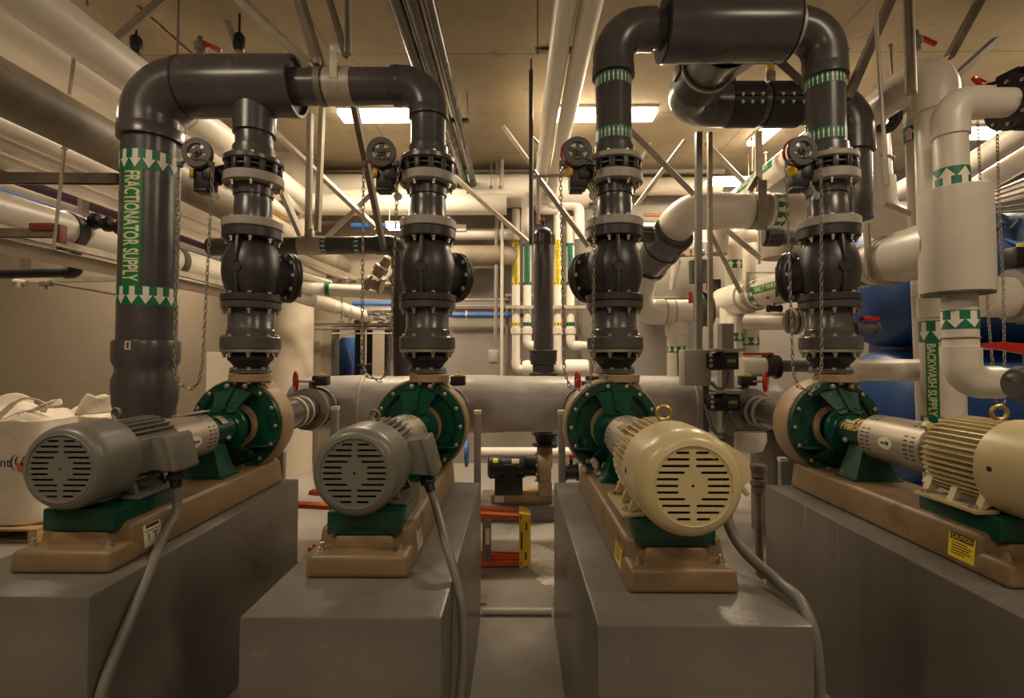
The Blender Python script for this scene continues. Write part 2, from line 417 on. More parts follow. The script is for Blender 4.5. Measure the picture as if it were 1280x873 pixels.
def chain(label, pts, group=None, link=.036, wire=.0036):
    pts = [V(p) for p in pts]; b = MB(); L_ = [0]
    for i in range(1, len(pts)): L_.append(L_[-1] + (pts[i] - pts[i - 1]).length)
    n = int(L_[-1] / (link * .78)); tot = L_[-1]
    def at(s_):
        s_ = max(0, min(tot, s_))
        for i in range(1, len(pts)):
            if s_ <= L_[i] + 1e-9:
                d = (pts[i] - pts[i - 1]); return pts[i - 1] + d * ((s_ - L_[i - 1]) / max(d.length, 1e-9)), d.normalized()
    for k in range(n):
        c, d = at((k + .5) * tot / n); a, u, w = basis(d); nn = u if k % 2 else w; sd = a.cross(nn); hl = link * .5 - .007; rr = .0075; ring = []
        path = [c + sd * rr + a * hl * .6, c + sd * rr * .7 + a * (hl + rr * .5), c + a * (hl + rr), c - sd * rr * .7 + a * (hl + rr * .5), c - sd * rr + a * hl * .6,
                c - sd * rr - a * hl * .6, c - sd * rr * .7 - a * (hl + rr * .5), c - a * (hl + rr), c + sd * rr * .7 - a * (hl + rr * .5), c + sd * rr - a * hl * .6]
        for i, q in enumerate(path):
            rad = (q - c); rad = rad.normalized(); ring.append([b.bm.verts.new(q + rad * wire * math.cos(t) + nn * wire * math.sin(t)) for t in (0, pi / 2, pi, 3 * pi / 2)])
        for i in range(len(path)):
            x, y = ring[i], ring[(i + 1) % len(path)]
            for j in range(4): b.face((x[j], y[j], y[(j + 1) % 4], x[(j + 1) % 4]))
    return tag(b.build('chain', 'chain'), label, 'chain', group)
def handwheel(b, c, axis, R_, r=.009, m=0, spokes=4):
    a, u, w = basis(axis); c = V(c); b.torus(c, axis, R_, r, 24, 8, m)
    for k in range(spokes):
        t = 2 * pi * k / spokes + .4; b.cyl(c, c + (u * math.cos(t) + w * math.sin(t)) * R_, r * .8, 8, m)
    b.disc(c - a * .012, axis, R_ * .24, .024, 16, m)
# ================================================================ room
def slab(name, lo, hi, m, kind=True):
    b = MB(); lo, hi = V(lo), V(hi); b.box((lo + hi) / 2, hi - lo); o = b.build(name, m); return struct(o)
XL, XRt, YF = -10.5, 9.0, -4.0
slab('floor', (XL, YF, -.15), (XRt, 14, 0), 'floor')
slab('ceiling', (XL, YF, ZC), (XRt, 14, ZC + .2), 'ceiling')
OX0, OX1, OZ = -3.04, -2.08, 2.26
slab('wall_back', (XL, YB, 0), (OX0, YB + .2, ZC), 'block_beige')
slab('wall_back', (OX0, YB, OZ), (OX1, YB + .2, ZC), 'block_beige')
slab('wall_back', (OX1, YB, 0), (XRt, YB + .2, ZC), 'block_grey')
slab('wall_left', (XL - .2, YF, 0), (XL, 14, ZC), 'block_beige')
slab('wall_right', (XRt, YF, 0), (XRt + .2, 14, ZC), 'block_grey')
slab('wall_front', (XL, YF - .2, 0), (XRt, YF, ZC), 'block_grey')
slab('wall_far', (XL, 13.0, 0), (XRt, 13.2, ZC), 'door_paint')
def door_frame():
    b = MB()
    for x in (OX0 + .02, OX1 - .02): b.box((x, YB + .09, OZ / 2), (.04, .24, OZ), bev=.005)
    b.box((.5 * (OX0 + OX1), YB + .09, OZ - .02), (OX1 - OX0 - .08, .24, .04), bev=.005); return struct(b.build('trim_1', 'dark_steel'))
door_frame()
def round_column():
    x = P(360, 440, 7.55).x; b = MB(); b.lathe((x, 7.6, 0), (0, 0, 1), [(0, .30), (.0, .345), (ZC, .345), (ZC, .30)], 40)
    o = b.build('concrete_column', 'door_paint'); tag(o, 'smooth round beige concrete column left of the doorway in the back wall', 'column')
round_column()

# ================================================================ plinths
def plinth(label, x0, x1, y0, y1, m='plinth'):
    b = MB(); b.box(((x0 + x1) / 2, (y0 + y1) / 2, ZP / 2), (x1 - x0, y1 - y0, ZP), bev=.012, segs=2)
    return tag(b.build('concrete_plinth', m), label, 'plinth', 'painted pump plinths')
plinth('grey painted concrete plinth far left, under the pump beside the white bags', -2.13, -1.475, 1.73, 3.39)
plinth('grey painted concrete plinth under the grey motor nearest the middle aisle', -.885, -.235, 1.60, 3.31)
plinth('grey painted concrete plinth under the cream motor facing the camera', .25, .92, 1.56, 3.31)
plinth('grey painted concrete plinth far right, with streaked side, under the cut off cream motor', 1.61, 2.30, 1.45, 3.26, 'plinth_streaked')

# ================================================================ pumps
PX = {'A': -1.745, 'B': -.595, 'C': .588, 'D': 1.95}      # shaft lines
PY = {'A': 3.08, 'B': 3.05, 'C': 3.01, 'D': 3.05}         # cover plates
RX = {'A': -1.69, 'B': -.563, 'C': .628, 'D': 1.985}      # risers
AX = .40                                                   # shaft height over plinth
def make_base(label):
    t = thing('pump_baseplate', label, 'baseplate', (0, 0, 0), 'tan pump baseplates')
    b = MB(); b.box((0, .115, .043), (.395, .23, .086), bev=.018, segs=3, taper=(.95, .95))
    b.box((0, .765, .077), (.392, 1.31, .154), bev=.020, segs=3, taper=(.93, .975))
    b.box((0, .15, .102), (.25, .16, .06), bev=.015, taper=(.9, .8)); b.build('bed', 'tan_base', t)
    for y0, y1 in ((.085, .46),):
        p = MB(); p.box((0, (y0 + y1) / 2, .178), (.29, y1 - y0, .088), bev=.006); p.build('motor_pedestal', 'green', t)
    for x in (-.15, .15):
        for y in (.055, 1.37): put('bolt', STUD, None, (x, y, .084 if y < 1 else .152), t)
    return t
def make_pump(label):
    t = thing('centrifugal_pump', label, 'pump', (0, 0, 0), 'green and tan centrifugal pumps')
    A = (0, 0, AX); ay = (0, 1, 0)
    b = MB(); b.lathe(A, ay, [(.028, 0), (.028, .288), (.045, .294), (.16, .294), (.205, .28), (.235, .24), (.245, .17), (.245, 0)], 56)
    b.tube([(.035, .10, AX + .18), (.035, .10, .70)], .098, 32)
    b.hull([(.035 + sx * .12, .10 + sy * .07, .672) for sx in (-1, 1) for sy in (-1, 1)] + [(-.13, .05, AX + .255), (.20, .05, AX + .21), (-.13, .17, AX + .255), (.20, .17, AX + .21)])
    b.box((0, .135, .20), (.26, .17, .14), bev=.012, taper=(.8, 1)); b.build('casing', 'tan', t)
    b = MB(); b.lathe((.035, .10, .672), (0, 0, 1), [(0, 0), (0, .120), (.004, .124), (.044, .124), (.048, .120), (.048, 0)], 40); b.build('discharge_flange', 'tan', t)
    bolt_ring(t, (.035, .10, .672), (0, 0, -1), .106, 8, off=.5)
    b = MB(); b.lathe(A, (0, -1, 0), [(-.035, 0), (-.035, .272), (-.03, .279), (-.004, .279), (0, .275), (0, .232), (-.004, .228), (-.006, .222), (-.020, .214), (-.026, .13), (-.026, 0)], 64); b.build('cover_plate', 'green', t)
    b = MB(); b.annulus((0, -.004, AX), (0, 1, 0), .105, .138, .02, 40); b.build('seal_ring', 'tan', t)
    bolt_ring(t, A, (0, -1, 0), .255, 14, off=.5)
    # adaptor arms between cover and bearing housing
    def arm(sg, hw0, hw1, m):
        b = MB(); pt = lambda a, r, y: V((math.sin(a) * r, y, AX + sg * math.cos(a) * r))
        ps = []
        for a in (-hw0, 0, hw0): ps += [pt(a, .232, -.004), pt(a, .236, -.026)]
        for a in (-hw1, 0, hw1): ps += [pt(a, .086, -.105), pt(a, .112, -.135)]
        b.hull(ps); b.hull([pt(-.06, .232, -.005), pt(.06, .232, -.005), pt(-.05, .238, -.040), pt(.05, .238, -.040), pt(-.12, .11, -.12), pt(.12, .11, -.12), pt(-.10, .118, -.149), pt(.10, .118, -.149)])
        b.build('adaptor_arm', m, t)
    arm(1, R(29), R(33), 'green'); arm(-1, R(40), R(36), 'green')
    for s in (-1, 1):
        b = MB(); b.box((s * .165, -.03, AX - .118), (.125, .055, .008), bev=.002); b.build('drip_lip', 'green', t)
    b = MB(); b.lathe(A, (0, -1, 0), [(.09, 0), (.09, .132), (.094, .136), (.118, .136), (.122, .132), (.122, .10), (.13, .092), (.30, .080), (.305, .09), (.335, .09), (.34, .086), (.34, .03), (.40, .028), (.40, 0)], 44); b.build('bearing_housing', 'green', t)
    for a in (R(62), R(-62)):
        put('bolt', BOLT, None, (math.sin(a) * .088, -.2, AX - math.cos(a) * .088), t, V((0, 0, 1)).rotation_difference(V((math.sin(a), 0, -math.cos(a)))).to_euler())
    b = MB(); q = lambda x, y, z: (x, y, z)
    b.hull([q(s * .052, y, AX - .06) for s in (-1, 1) for y in (-.31, -.20)] + [q(s * .115, y, .158) for s in (-1, 1) for y in (-.335, -.185)])
    b.box((0, -.26, .154), (.27, .17, .014), bev=.003); b.build('support_foot', 'green', t)
    return t
def make_motor_grey(label):
    t = thing('electric_motor', label, 'motor', (0, 0, 0), 'electric pump motors'); Z = .176; A = (0, 0, Z); ay = (0, 1, 0)
    b = MB(); b.lathe(A, ay, [(.16, 0), (.16, .128), (.50, .128), (.52, .122), (.525, .09), (.535, .05), (.535, 0)], 48)
    for s in (-1, 1): b.box((s * .122, .345, Z), (.036, .29, .15), bev=.012)
    for k in range(34):
        a = 2 * pi * k / 34
        if abs(math.cos(a)) > .84: continue
        b.box((math.cos(a) * .139, .345, Z + math.sin(a) * .139), (.026, .275, .007), Matrix.Rotation(-a, 3, 'Y'), bev=.002)
    b.build('frame', 'motor_grey', t)
    b = MB(); prof = [(.205, .155), (.205, .168), (.06, .167)]
    for k in range(1, 8): a = k / 7 * pi / 2; prof.append((.06 - .052 * math.sin(a), .167 - .034 * (1 - math.cos(a))))
    prof += [(.006, .131), (.006, .128), (.011, .126), (.016, .126), (.016, .12)]
    b.lathe(A, ay, prof, 64); b.build('fan_cover', 'motor_grey', t)
    grille(t, Z, .127, 'motor_grey', .013)
    b = MB(); b.disc((0, .06, Z), (0, 1, 0), .115, .05, 32); b.build('fan', 'motor_dark', t)
    # conduit box on the right flank, with slanted lid
    b = MB(); b.hull([(.12, y, Z + z) for y in (.29, .44) for z in (-.065, .07)] + [(.195, y, Z + .078) for y in (.295, .435)] + [(.235, y, Z - .075) for y in (.295, .435)]); b.build('conduit_box', 'motor_grey', t)
    b = MB(); n = V((.18, 0, .05)).normalized(); up = V((-.05, 0, .18)).normalized(); mx = Matrix((n, V((0, 1, 0)), up)).transposed()
    b.box((.224, .365, Z + .003), (.034, .165, .17), mx, bev=.014, segs=3); b.build('conduit_box_lid', 'motor_grey', t)
    for s in (-1, 1):
        b = MB(); b.box((s * .115, .345, .008), (.075, .27, .016), bev=.004)
        for y in (.25, .44): b.hull([(s * .085, y - .012, .1), (s * .085, y + .012, .1), (s * .12, y - .012, .012), (s * .12, y + .012, .012), (s * .05, y - .012, .05), (s * .05, y + .012, .05)])
        b.build('foot', 'motor_grey', t)
    eyebolt(t, (0, .27, Z + .15), 'galv_dark')
    return t
def eyebolt(t, p, m, R_=.021, r=.006):
    b = MB(); p = V(p); b.torus(p + V((0, 0, R_ + .012)), (.2, 1, 0), R_, r, 24, 10); b.lathe(p - V((0, 0, .02)), (0, 0, 1), [(0, 0), (0, .01), (.022, .014), (.026, .012), (.034, .007), (.034, 0)], 16); b.build('eyebolt', m, t)
def grille(t, Z, r, m, y, rows=11, pitch=None):
    holes = []; pitch = pitch or r * .166
    for k in range(rows):
        z = (k - (rows - 1) / 2) * pitch; x1 = math.sqrt(max(0, (r * .93) ** 2 - z * z)); x0 = r * (.36 if abs(k - (rows - 1) / 2) < 1.5 else (.2 if abs(k - (rows - 1) / 2) < 2.5 else .075))
        holes += [slot(x0, x1, z, pitch * .42), slot(-x1, -x0, z, pitch * .42)]
    holes.append(circle(0, 0, r * .04, 12))
    b = MB(); plate(b, circle(0, 0, r, 64), holes, .006, Matrix.Translation((0, y, Z)) @ Matrix.Rotation(pi / 2, 4, 'X')); b.build('fan_grille', m, t)
def make_motor_cream(label):
    t = thing('electric_motor', label, 'motor', (0, 0, 0), 'electric pump motors'); Z = .176; A = (0, 0, Z); ay = (0, 1, 0)
    b = MB(); b.lathe(A, ay, [(.18, 0), (.18, .145), (.53, .145), (.55, .13), (.56, .06), (.56, 0)], 48)
    for k in range(44):
        a = 2 * pi * (k + .5) / 44
        c, s_ = math.cos(a), math.sin(a)
        if s_ < -.86: continue
        f = lambda r, y, w: [V((c * r - s_ * w, y, Z + s_ * r + c * w)), V((c * r + s_ * w, y, Z + s_ * r - c * w))]
        b.hull(f(.142, .215, .0045) + f(.142, .535, .0045) + f(.176, .215, .0028) + f(.176, .47, .0028) + f(.168, .52, .0028))
    b.build('frame', 'cream', t)
    b = MB()
    for a in (R(45), R(135), R(-45), R(-135)): b.box((math.cos(a) * .168, .535, Z + math.sin(a) * .168), (.045, .03, .034), Matrix.Rotation(-a, 3, 'Y'), bev=.005)
    b.build('bracket_lugs', 'cream', t)
    b = MB(); prof = [(.25, .175), (.25, .186), (.085, .184)]
    for k in range(1, 9): a = k / 8 * pi / 2; prof.append((.085 - .078 * math.sin(a), .184 - .046 * (1 - math.cos(a))))
    prof += [(.005, .135), (.005, .133), (.010, .131), (.016, .131), (.016, .125)]
    b.lathe(A, ay, prof, 64); b.build('fan_cover', 'cream', t)
    grille(t, Z, .132, 'cream', .013)
    b = MB(); b.disc((0, .07, Z), (0, 1, 0), .12, .05, 32); b.build('fan', 'motor_dark', t)
    for s in (-1, 1):
        b = MB(); b.disc((s * .1825, .185, Z + .01), (s, 0, 0), .011, .004, 16); b.build('cover_hole', 'ink', t)
        for a in (R(20), R(160), R(-20), R(200), R(75)):
            pass
        b = MB(); b.box((s * .145, .385, .008), (.09, .30, .016), bev=.004)
        for y in (.26, .385, .51): b.hull([(s * .125, y - .014, .105), (s * .125, y + .014, .105), (s * .165, y - .014, .012), (s * .165, y + .014, .012), (s * .07, y - .014, .05), (s * .07, y + .014, .05)])
        b.build('foot', 'cream', t)
        for y in (.27, .50): put('bolt', BOLT, None, (s * .17, y, .017), t)
    eyebolt(t, (0, .33, Z + .165), 'brass', .027, .008)
    b = MB(); b.hull([(.13, y, Z + z) for y in (.262, .47) for z in (-.06, .10)] + [(.155, y, Z + .098) for y in (.262, .47)] + [(.285, y, Z - .085) for y in (.262, .47)])
    b.hull([(.165, y, Z + .092) for y in (.275, .46)] + [(.282, y, Z - .075) for y in (.275, .46)] + [(.225, y, Z + .095) for y in (.285, .45)] + [(.315, y, Z + .035) for y in (.29, .45)] + [(.325, y, Z - .045) for y in (.29, .45)]); b.build('conduit_box', 'cream', t)
    b = MB(); b.beam((.142, .268, Z + .118), (.298, .268, Z - .10), .018, .02, (0, 1, 0), bev=.003); b.build('conduit_box_lid', 'cream', t)
    return t
def make_guard(label):
    t = thing('coupling_guard', label, 'guard', (0, 0, 0), 'slotted shaft coupling guards'); Z = AX; y0, y1, r = -.755, -.355, .118
    b = MB(); b.lathe((0, 0, Z), (0, 1, 0), [(y0, .05), (y0, r - .004), (y0 + .004, r), (y1 - .004, r), (y1, r - .004), (y1, .092)], 56)
    for yy in (y0 + .035, y0 + .075, y1 - .075, y1 - .035):
        for k in range(-12, 13):
            a = R(90) + k * R(10.5)
            if 1.35 < abs(k * R(10.5)) < 1.0: continue
            if abs(k) in (4, 5) or abs(k) > 11: continue
            b.wrap2d(rect2d(-.0035, yy - .013, .0035, yy + .013), (0, 0, Z), (0, 1, 0), (math.cos(a), 0, math.sin(a)), r + .0008, 1)
    b.build('shell', ['guard', 'ink'], t)
    return t
def sticker(t, name, o, axis, ref, r, w, h, txts, cols, oval=False):
    b = MB()
    base = poly2d([[(math.cos(2 * pi * k / 28) * w / 2, math.sin(2 * pi * k / 28) * h / 2) for k in range(28)]]) if oval else rect2d(-w / 2, -h / 2, w / 2, h / 2)
    b.wrap2d(base, o, axis, ref, r + .0012, 0, du=w / 8)
    for (tx, sz, u, v, mi) in txts:
        s_ = move2d(text2d(tx, sz), u, v); b.wrap2d(s_, o, axis, ref, r + .0020, mi, du=w / 8)
    return b.build(name, cols, t)
lab = {
 'base': {'A': 'tan baseplate with white sticker, on the far left plinth', 'B': 'tan baseplate under the grey motor nearest the middle aisle', 'C': 'tan baseplate under the cream motor whose fan grille faces the camera', 'D': 'tan baseplate with yellow caution sticker fully in view, on the far right plinth'},
 'pump': {'A': 'green and tan pump at far left, beside the black fractionator supply pipe', 'B': 'green and tan pump behind the grey motor nearest the middle aisle', 'C': 'green and tan pump behind the cream motor facing the camera', 'D': 'worn green and tan pump with yellow maker lettering, at far right'},
 'motor': {'A': 'grey finned motor at far left, next to the white bags', 'B': 'grey motor with slotted round fan cover, left of the middle aisle', 'C': 'cream motor with slotted round fan cover, right of the middle aisle', 'D': 'cream ribbed motor seen from its side, cut off by the right edge'},
 'guard': {'A': 'stainless coupling guard with oval sticker, between grey motor and far left pump', 'B': 'slotted coupling guard behind the grey motor left of the middle aisle', 'C': 'steel coupling guard mostly hidden behind the cream motor facing the camera', 'D': 'stainless coupling guard with oval sticker, between worn pump and cut off cream motor'}}
base0, pump0, mg0, mc0, gd0 = make_base(''), make_pump(''), make_motor_grey(''), make_motor_cream(''), make_guard('')
PUMP, BASE, MOTOR, GUARD = {}, {}, {}, {}
for k in 'ABCD':
    x, y = PX[k], PY[k]; cr = k in 'CD'
    BASE[k] = base0 if k == 'A' else copy_tree(base0); BASE[k].location = (x, y - (1.25 if cr else 1.18), ZP); BASE[k]['label'] = lab['base'][k]
    PUMP[k] = pump0 if k == 'A' else copy_tree(pump0); PUMP[k].location = (x, y, ZP); PUMP[k]['label'] = lab['pump'][k]
    GUARD[k] = gd0 if k == 'A' else copy_tree(gd0); GUARD[k].location = (x, y, ZP); GUARD[k]['label'] = lab['guard'][k]
    p0 = mc0 if cr else mg0; MOTOR[k] = p0 if k in 'AC' else copy_tree(p0)
    MOTOR[k].location = (x, y - (1.355 if cr else 1.19 if k == 'A' else 1.225), ZP + AX - .176); MOTOR[k]['label'] = lab['motor'][k]
    dy = YR - (y + .10); dx = RX[k] - (x + .035)
    for c in PUMP[k].children:
        if c.name.startswith('discharge_flange') or (c.name.startswith('bolt') and abs(c.location.z - .672) < .03): c.location.y += dy; c.location.x += dx
# things written and stuck on
tD = PUMP['D']; o = wloc(tD) + V((0, 0, AX)); hr = .089
b = MB(); refD = V((-.92, 0, .42))
b.wrap2d(rot2d(text2d('FYBROC', .050, .165, bold=.001), pi / 2), o + V((0, -.255, 0)), (0, -1, 0), refD, hr + .001, 0); b.build('maker_lettering', 'yellow', tD)
b = MB()
for u in (-.030, .006): b.wrap2d(rot2d(poly2d([[(u, .034), (u + .026, .034), (u + .036, .068), (u + .010, .068)]]), pi / 2), o + V((0, -.265, 0)), (0, -1, 0), refD, hr + .001, 0)
b.wrap2d(rot2d(poly2d([[(-.012, .024), (-.004, .024), (.002, .034), (-.006, .034)]]), pi / 2), o + V((0, -.265, 0)), (0, -1, 0), refD, hr + .001, 0)
b.build('maker_emblem', 'yellow', tD)
for ch in tD.children:
    if ch.name.split('.')[0] in ('cover_plate', 'adaptor_arm', 'support_foot', 'drip_lip'):
        ch.data = ch.data.copy(); ch.data.materials[0] = M['green_worn']
for ch in PUMP['C'].children:
    if ch.name.split('.')[0] == 'cover_plate': ch.data = ch.data.copy(); ch.data.materials[0] = M['green_worn']
tA = PUMP['A']; o = wloc(tA) + V((0, 0, AX))
b = MB(); b.wrap2d(rect2d(-.035, -.03, .035, .03), o + V((0, -.23, 0)), (0, -1, 0), (.6, 0, .8), hr + .001, 0); b.build('nameplate', 'guard', tA)
for k, ref in (('A', (.93, 0, -.05)), ('D', (-.93, 0, .0))):
    g = GUARD[k]; sticker(g, 'oval_sticker', wloc(g) + V((0, -.555, AX)), (0, 0, 1) if False else (0, 1, 0), ref, .118, .062, .092, [], ['letter', 'ink'], True)
    c = wloc(g) + V((0, -.555, AX)); s = 1 if k == 'A' else -1
    b = MB(); b.wrap2d(rect2d(-.010, -.024, .010, -.008), c, (0, 1, 0), ref, .1203, 0); b.wrap2d(rect2d(.001, -.004, .006, .026), c, (0, 1, 0), ref, .1203, 0); b.wrap2d(rect2d(-.006, -.004, -.001, .026), c, (0, 1, 0), ref, .1203, 0); b.build('sticker_print', 'ink', g)
# lid of the left guard kept a bent strip on top
b = MB(); g = wloc(GUARD['A']) + V((0, 0, AX)); b.beam(g + V((-.02, -.52, .121)), g + V((.035, -.34, .131)), .05, .006, bev=.002); b.build('top_strap', 'guard', GUARD['A'])
# motor stickers
for k, lst in (('A', [('paper', .10, .105, .045, .03), ('label_yellow', -.02, .12, .05, .022)]), ('B', [('paper', .055, .12, .035, .035)])):
    t = MOTOR[k]; o = wloc(t) + V((0, 0, .176))
    for (c, u, y, w, h) in lst:
        b = MB(); b.wrap2d(rect2d(u - w / 2, -h / 2, u + w / 2, h / 2), o + V((0, y, 0)), (0, 1, 0), (.0, 0, 1), .160, 0); b.build('warning_label', c, t)
b = MB(); o = wloc(MOTOR['A']) + V((0, 0, .176)); b.disc(o + V((.159, .165, .0)), (1, 0, 0), .012, .004, 16); b.build('cover_hole', 'ink', MOTOR['A'])
# baseplate stickers
def base_sticker(k, side, y, kind):
    t = BASE[k]; o = wloc(t); x = o.x + side * (.189); z = .078; b = MB(); xd = (0, side, 0); n = V((side, 0, .10)).normalized(); up = V((-side * .10, 0, 1)).normalized(); off = lambda e: V((x, o.y + y, o.z + z)) + n * e
    if kind == 'caution':
        b.flat2d(rect2d(-.058, -.052, .058, .052), off(.0005), xd, up, 0); b.flat2d(rect2d(-.051, .018, .051, .046), off(.0010), xd, up, 1)
        b.flat2d(move2d(text2d('CAUTION', .026, .088), 0, .032), off(.0015), xd, up, 0)
        b.flat2d(rect2d(-.040, .006, -.031, .012), off(.0012), xd, up, 2)
        for i, w in enumerate((.07, .088, .08, .086, .06)): b.flat2d(rect2d(-.044 + (.016 if i == 0 else 0), .006 - i * .0105, -.044 + w, .0105 - i * .0105), off(.0010), xd, up, 1)
        b.build('caution_sticker', ['label_yellow', 'ink', 'ink_red'], t)
    else:
        b.flat2d(rect2d(-.050, -.050, .050, .050), off(.0005), xd, up, 0); b.flat2d(rect2d(-.036, .026, .040, .040), off(.0010), xd, up, 1); b.flat2d(rect2d(-.042, .012, .044, .016), off(.0010), xd, up, 1)
        b.flat2d(rect2d(-.026, -.030, -.020, .004), off(.0010), xd, up, 1); b.flat2d(rect2d(.0, -.002, .032, .003), off(.0010), xd, up, 1); b.flat2d(rect2d(.013, -.030, .019, -.002), off(.0010), xd, up, 1)
        b.build('data_sticker', ['paper', 'ink'], t)
base_sticker('A', 1, .235, 'data'); base_sticker('B', 1, .235, 'data'); base_sticker('C', -1, .20, 'caution'); base_sticker('D', -1, .20, 'caution')
# chewed packing heap leaking by the third pump
b = MB(); rnd = random.Random(3)
for i in range(46):
    c = V((PX['C'] - .06 + rnd.gauss(0, .055), PY['C'] - .16 + rnd.gauss(0, .05), ZP + .16 + abs(rnd.gauss(0, .028)))); t = bmesh.new(); bmesh.ops.create_icosphere(t, subdivisions=1, radius=rnd.uniform(.012, .026))
    for v in t.verts: v.co *= rnd.uniform(.7, 1.25)
    b.merge(t, Matrix.Translation(c), 0)
o = b.build('packing_scraps', 'fluff', ang=80); tag(o, 'crumbled pale packing scraps heaped on the baseplate beneath the third pump from left', 'scraps', kind='stuff')
# motor cables (flexible conduit)
def cable(label, pts, r, m='flex', boot=None, ferr=None):
    b = MB(); P3 = [V(p) for p in pts]
    # smooth through the points
    sm = []
    for i in range(len(P3) - 1):
        p0, p1, p2, p3 = P3[max(i - 1, 0)], P3[i], P3[i + 1], P3[min(i + 2, len(P3) - 1)]
        for k in range(12):
            u = k / 12; sm.append(.5 * ((2 * p1) + (p2 - p0) * u + (2 * p0 - 5 * p1 + 4 * p2 - p3) * u * u + (3 * p1 - p0 - 3 * p2 + p3) * u ** 3))
    sm.append(P3[-1]); b.tube(sm, r, 16); o = tag(b.build('motor_cable', m), label, 'cable', 'flexible motor cables')
    c = MB(); c.lathe(P3[0] + (P3[0] - P3[1]).normalized() * .03, P3[1] - P3[0], [(0, 0), (0, r * 1.5), (.03, r * 1.5), (.032, r * 1.9), (.055, r * 1.9), (.06, r * 1.3), (.09, r * 1.15), (.09, 0)], 14); c.build('connector', 'black', o)
    return o
xa = PX['A'] + .205; ya = PY['A'] - 1.19 + .36; zb = ZP + AX - .1
cable('grey flexible cable from the far left motor, hanging beside its plinth', [(xa, ya, zb), (xa + .015, ya - .01, zb - .16), (-1.50, 2.12, .98), (-1.445, 1.90, .80), (-1.44, 1.76, .60), (-1.435, 1.72, .42), (-1.435, 1.72, .0)], .0195)
xb = PX['B'] + .205; yb = PY['B'] - 1.225 + .36
cable('grey flexible cable arching off the plinth from the grey motor left of the aisle', [(xb, yb, zb), (xb + .04, yb - .03, zb - .10), (-.27, 1.93, 1.03), (-.205, 1.84, .88), (-.185, 1.78, .70), (-.205, 1.74, .45), (-.215, 1.70, .0)], .0175)
xc = PX['C'] + .25; yc = PY['C'] - 1.355 + .36
cable('thick grey cable from the cream motor drooping over its plinth edge', [(xc, yc, zb), (xc - .005, yc - .04, zb - .12), (xc + .03, yc - .10, 1.01), (xc + .085, yc - .22, .955), (.945, 1.66, .92), (.95, 1.60, .72), (.95, 1.60, .0)], .021)
# ================================================================ risers: joints, valves, spools
B461, B440, B436, B420, B392, B383 = [zf(q) for q in (467.5, 440.5, 436.5, 420, 392, 383.5)]
Z374, Z335, Z291, Z279, Z267, Z236, Z222, Z209, Z194, Z187, Z180 = [zf(q) for q in (375, 337, 291, 280, 268, 236, 222, 210, 195, 188, 181)]
def O(z): return V((0, YR, z))
up = V((0, 0, 1))
def make_joint():
    t = thing('rubber_expansion_joint', '', 'expansion joint', O(B461), 'rubber expansion joints'); h = B440 - B461
    b = MB(); b.lathe(O(B461), up, [(.012, .06), (.012, .095), (h * .25, .092), (h * .45, .108), (h * .65, .132), (h * .82, .134), (h * .95, .118), (h, .115), (h, .06)], 40); b.build('bellows', 'rubber', t)
    b = MB(); b.disc(O(B461), up, .123, .014, 40); b.disc(O(B461 + .015), up, .118, .010, 40); b.build('retaining_ring', 'dark_steel', t)
    b = MB(); b.disc(O(B440), up, .172, B436 - B440, 44); b.build('backing_ring', 'steel', t)
    bolt_ring(t, O(B461 + .024), up, .105, 8, off=.5); bolt_ring(t, O(B440), -up, .148, 8, STUD, off=.5)
    return t
def make_lower_spool():
    t = thing('flanged_spool', '', 'pipe spool', O(B436), 'flanged spools between joint and check valve')
    b = MB(); b.lathe(O(B436), up, [(B420 - B436 - .01, .10), (B420 - B436 - .01, .143), (.12, .141), (.125, .137), (.135, .137), (.14, .134), (B383 - B436, .134), (B383 - B436, .1)], 44); b.build('pipe', 'pvc', t)
    for z0, z1 in ((B436, B420), (B383 - .004, Z374 + .0)):
        b = MB(); b.disc(O(z0), up, .176, (z1 - z0) * .97, 48, 0, .005); b.build('flange', 'pvc', t)
    bolt_ring(t, O(B420), up, .150, 8, off=.5)
    bolt_ring(t, O(B383 - .006), -up, .152, 8, STUD, off=.5)
    return t
def make_check():
    t = thing('check_valve', '', 'check valve', O(Z374), 'dark ball shaped check valves'); H = Z291 - Z374
    b = MB(); prof = [(0, .10), (.0, .150), (.04, .150)]
    for k in range(17):
        u = k / 16; s_ = math.sin(pi * (.14 + .80 * u)); prof.append((.04 + u * (H - .05), .085 + .090 * s_ ** .72))
    prof += [(H, .118), (H + .02, .13), (H + .02, .08)]
    b.lathe(O(Z374), up, prof, 56); b.build('body', 'pvc_valve', t)
    b = MB(); b.disc(O(Z374 + .001), up, .178, .046, 48, 0, .005); b.build('flange', 'pvc_valve', t)
    b = MB(); b.disc(O(Z291 - .01), up, .176, Z279 - Z291 + .008, 48, 0, .005); b.build('flange', 'pvc_valve', t)
    bolt_ring(t, O(Z374 + .047), up, .152, 8, off=.5); bolt_ring(t, O(Z291 - .01), -up, .150, 8, STUD, off=.5)
    b = MB(); c = O((Z374 + Z291) / 2 - .0); b.disc(c + V((-.01, -.158, -.0)), (0, -1, 0), .036, .026, 24); b.box(c + V((-.01, -.152, .115)), (.022, .05, .19), Matrix.Rotation(R(-9), 3, 'X'), bev=.004); b.box(c + V((-.01, -.160, -.10)), (.020, .03, .16), Matrix.Rotation(R(5), 3, 'X'), bev=.004)
    b.build('rib', 'pvc_valve', t)
    return t
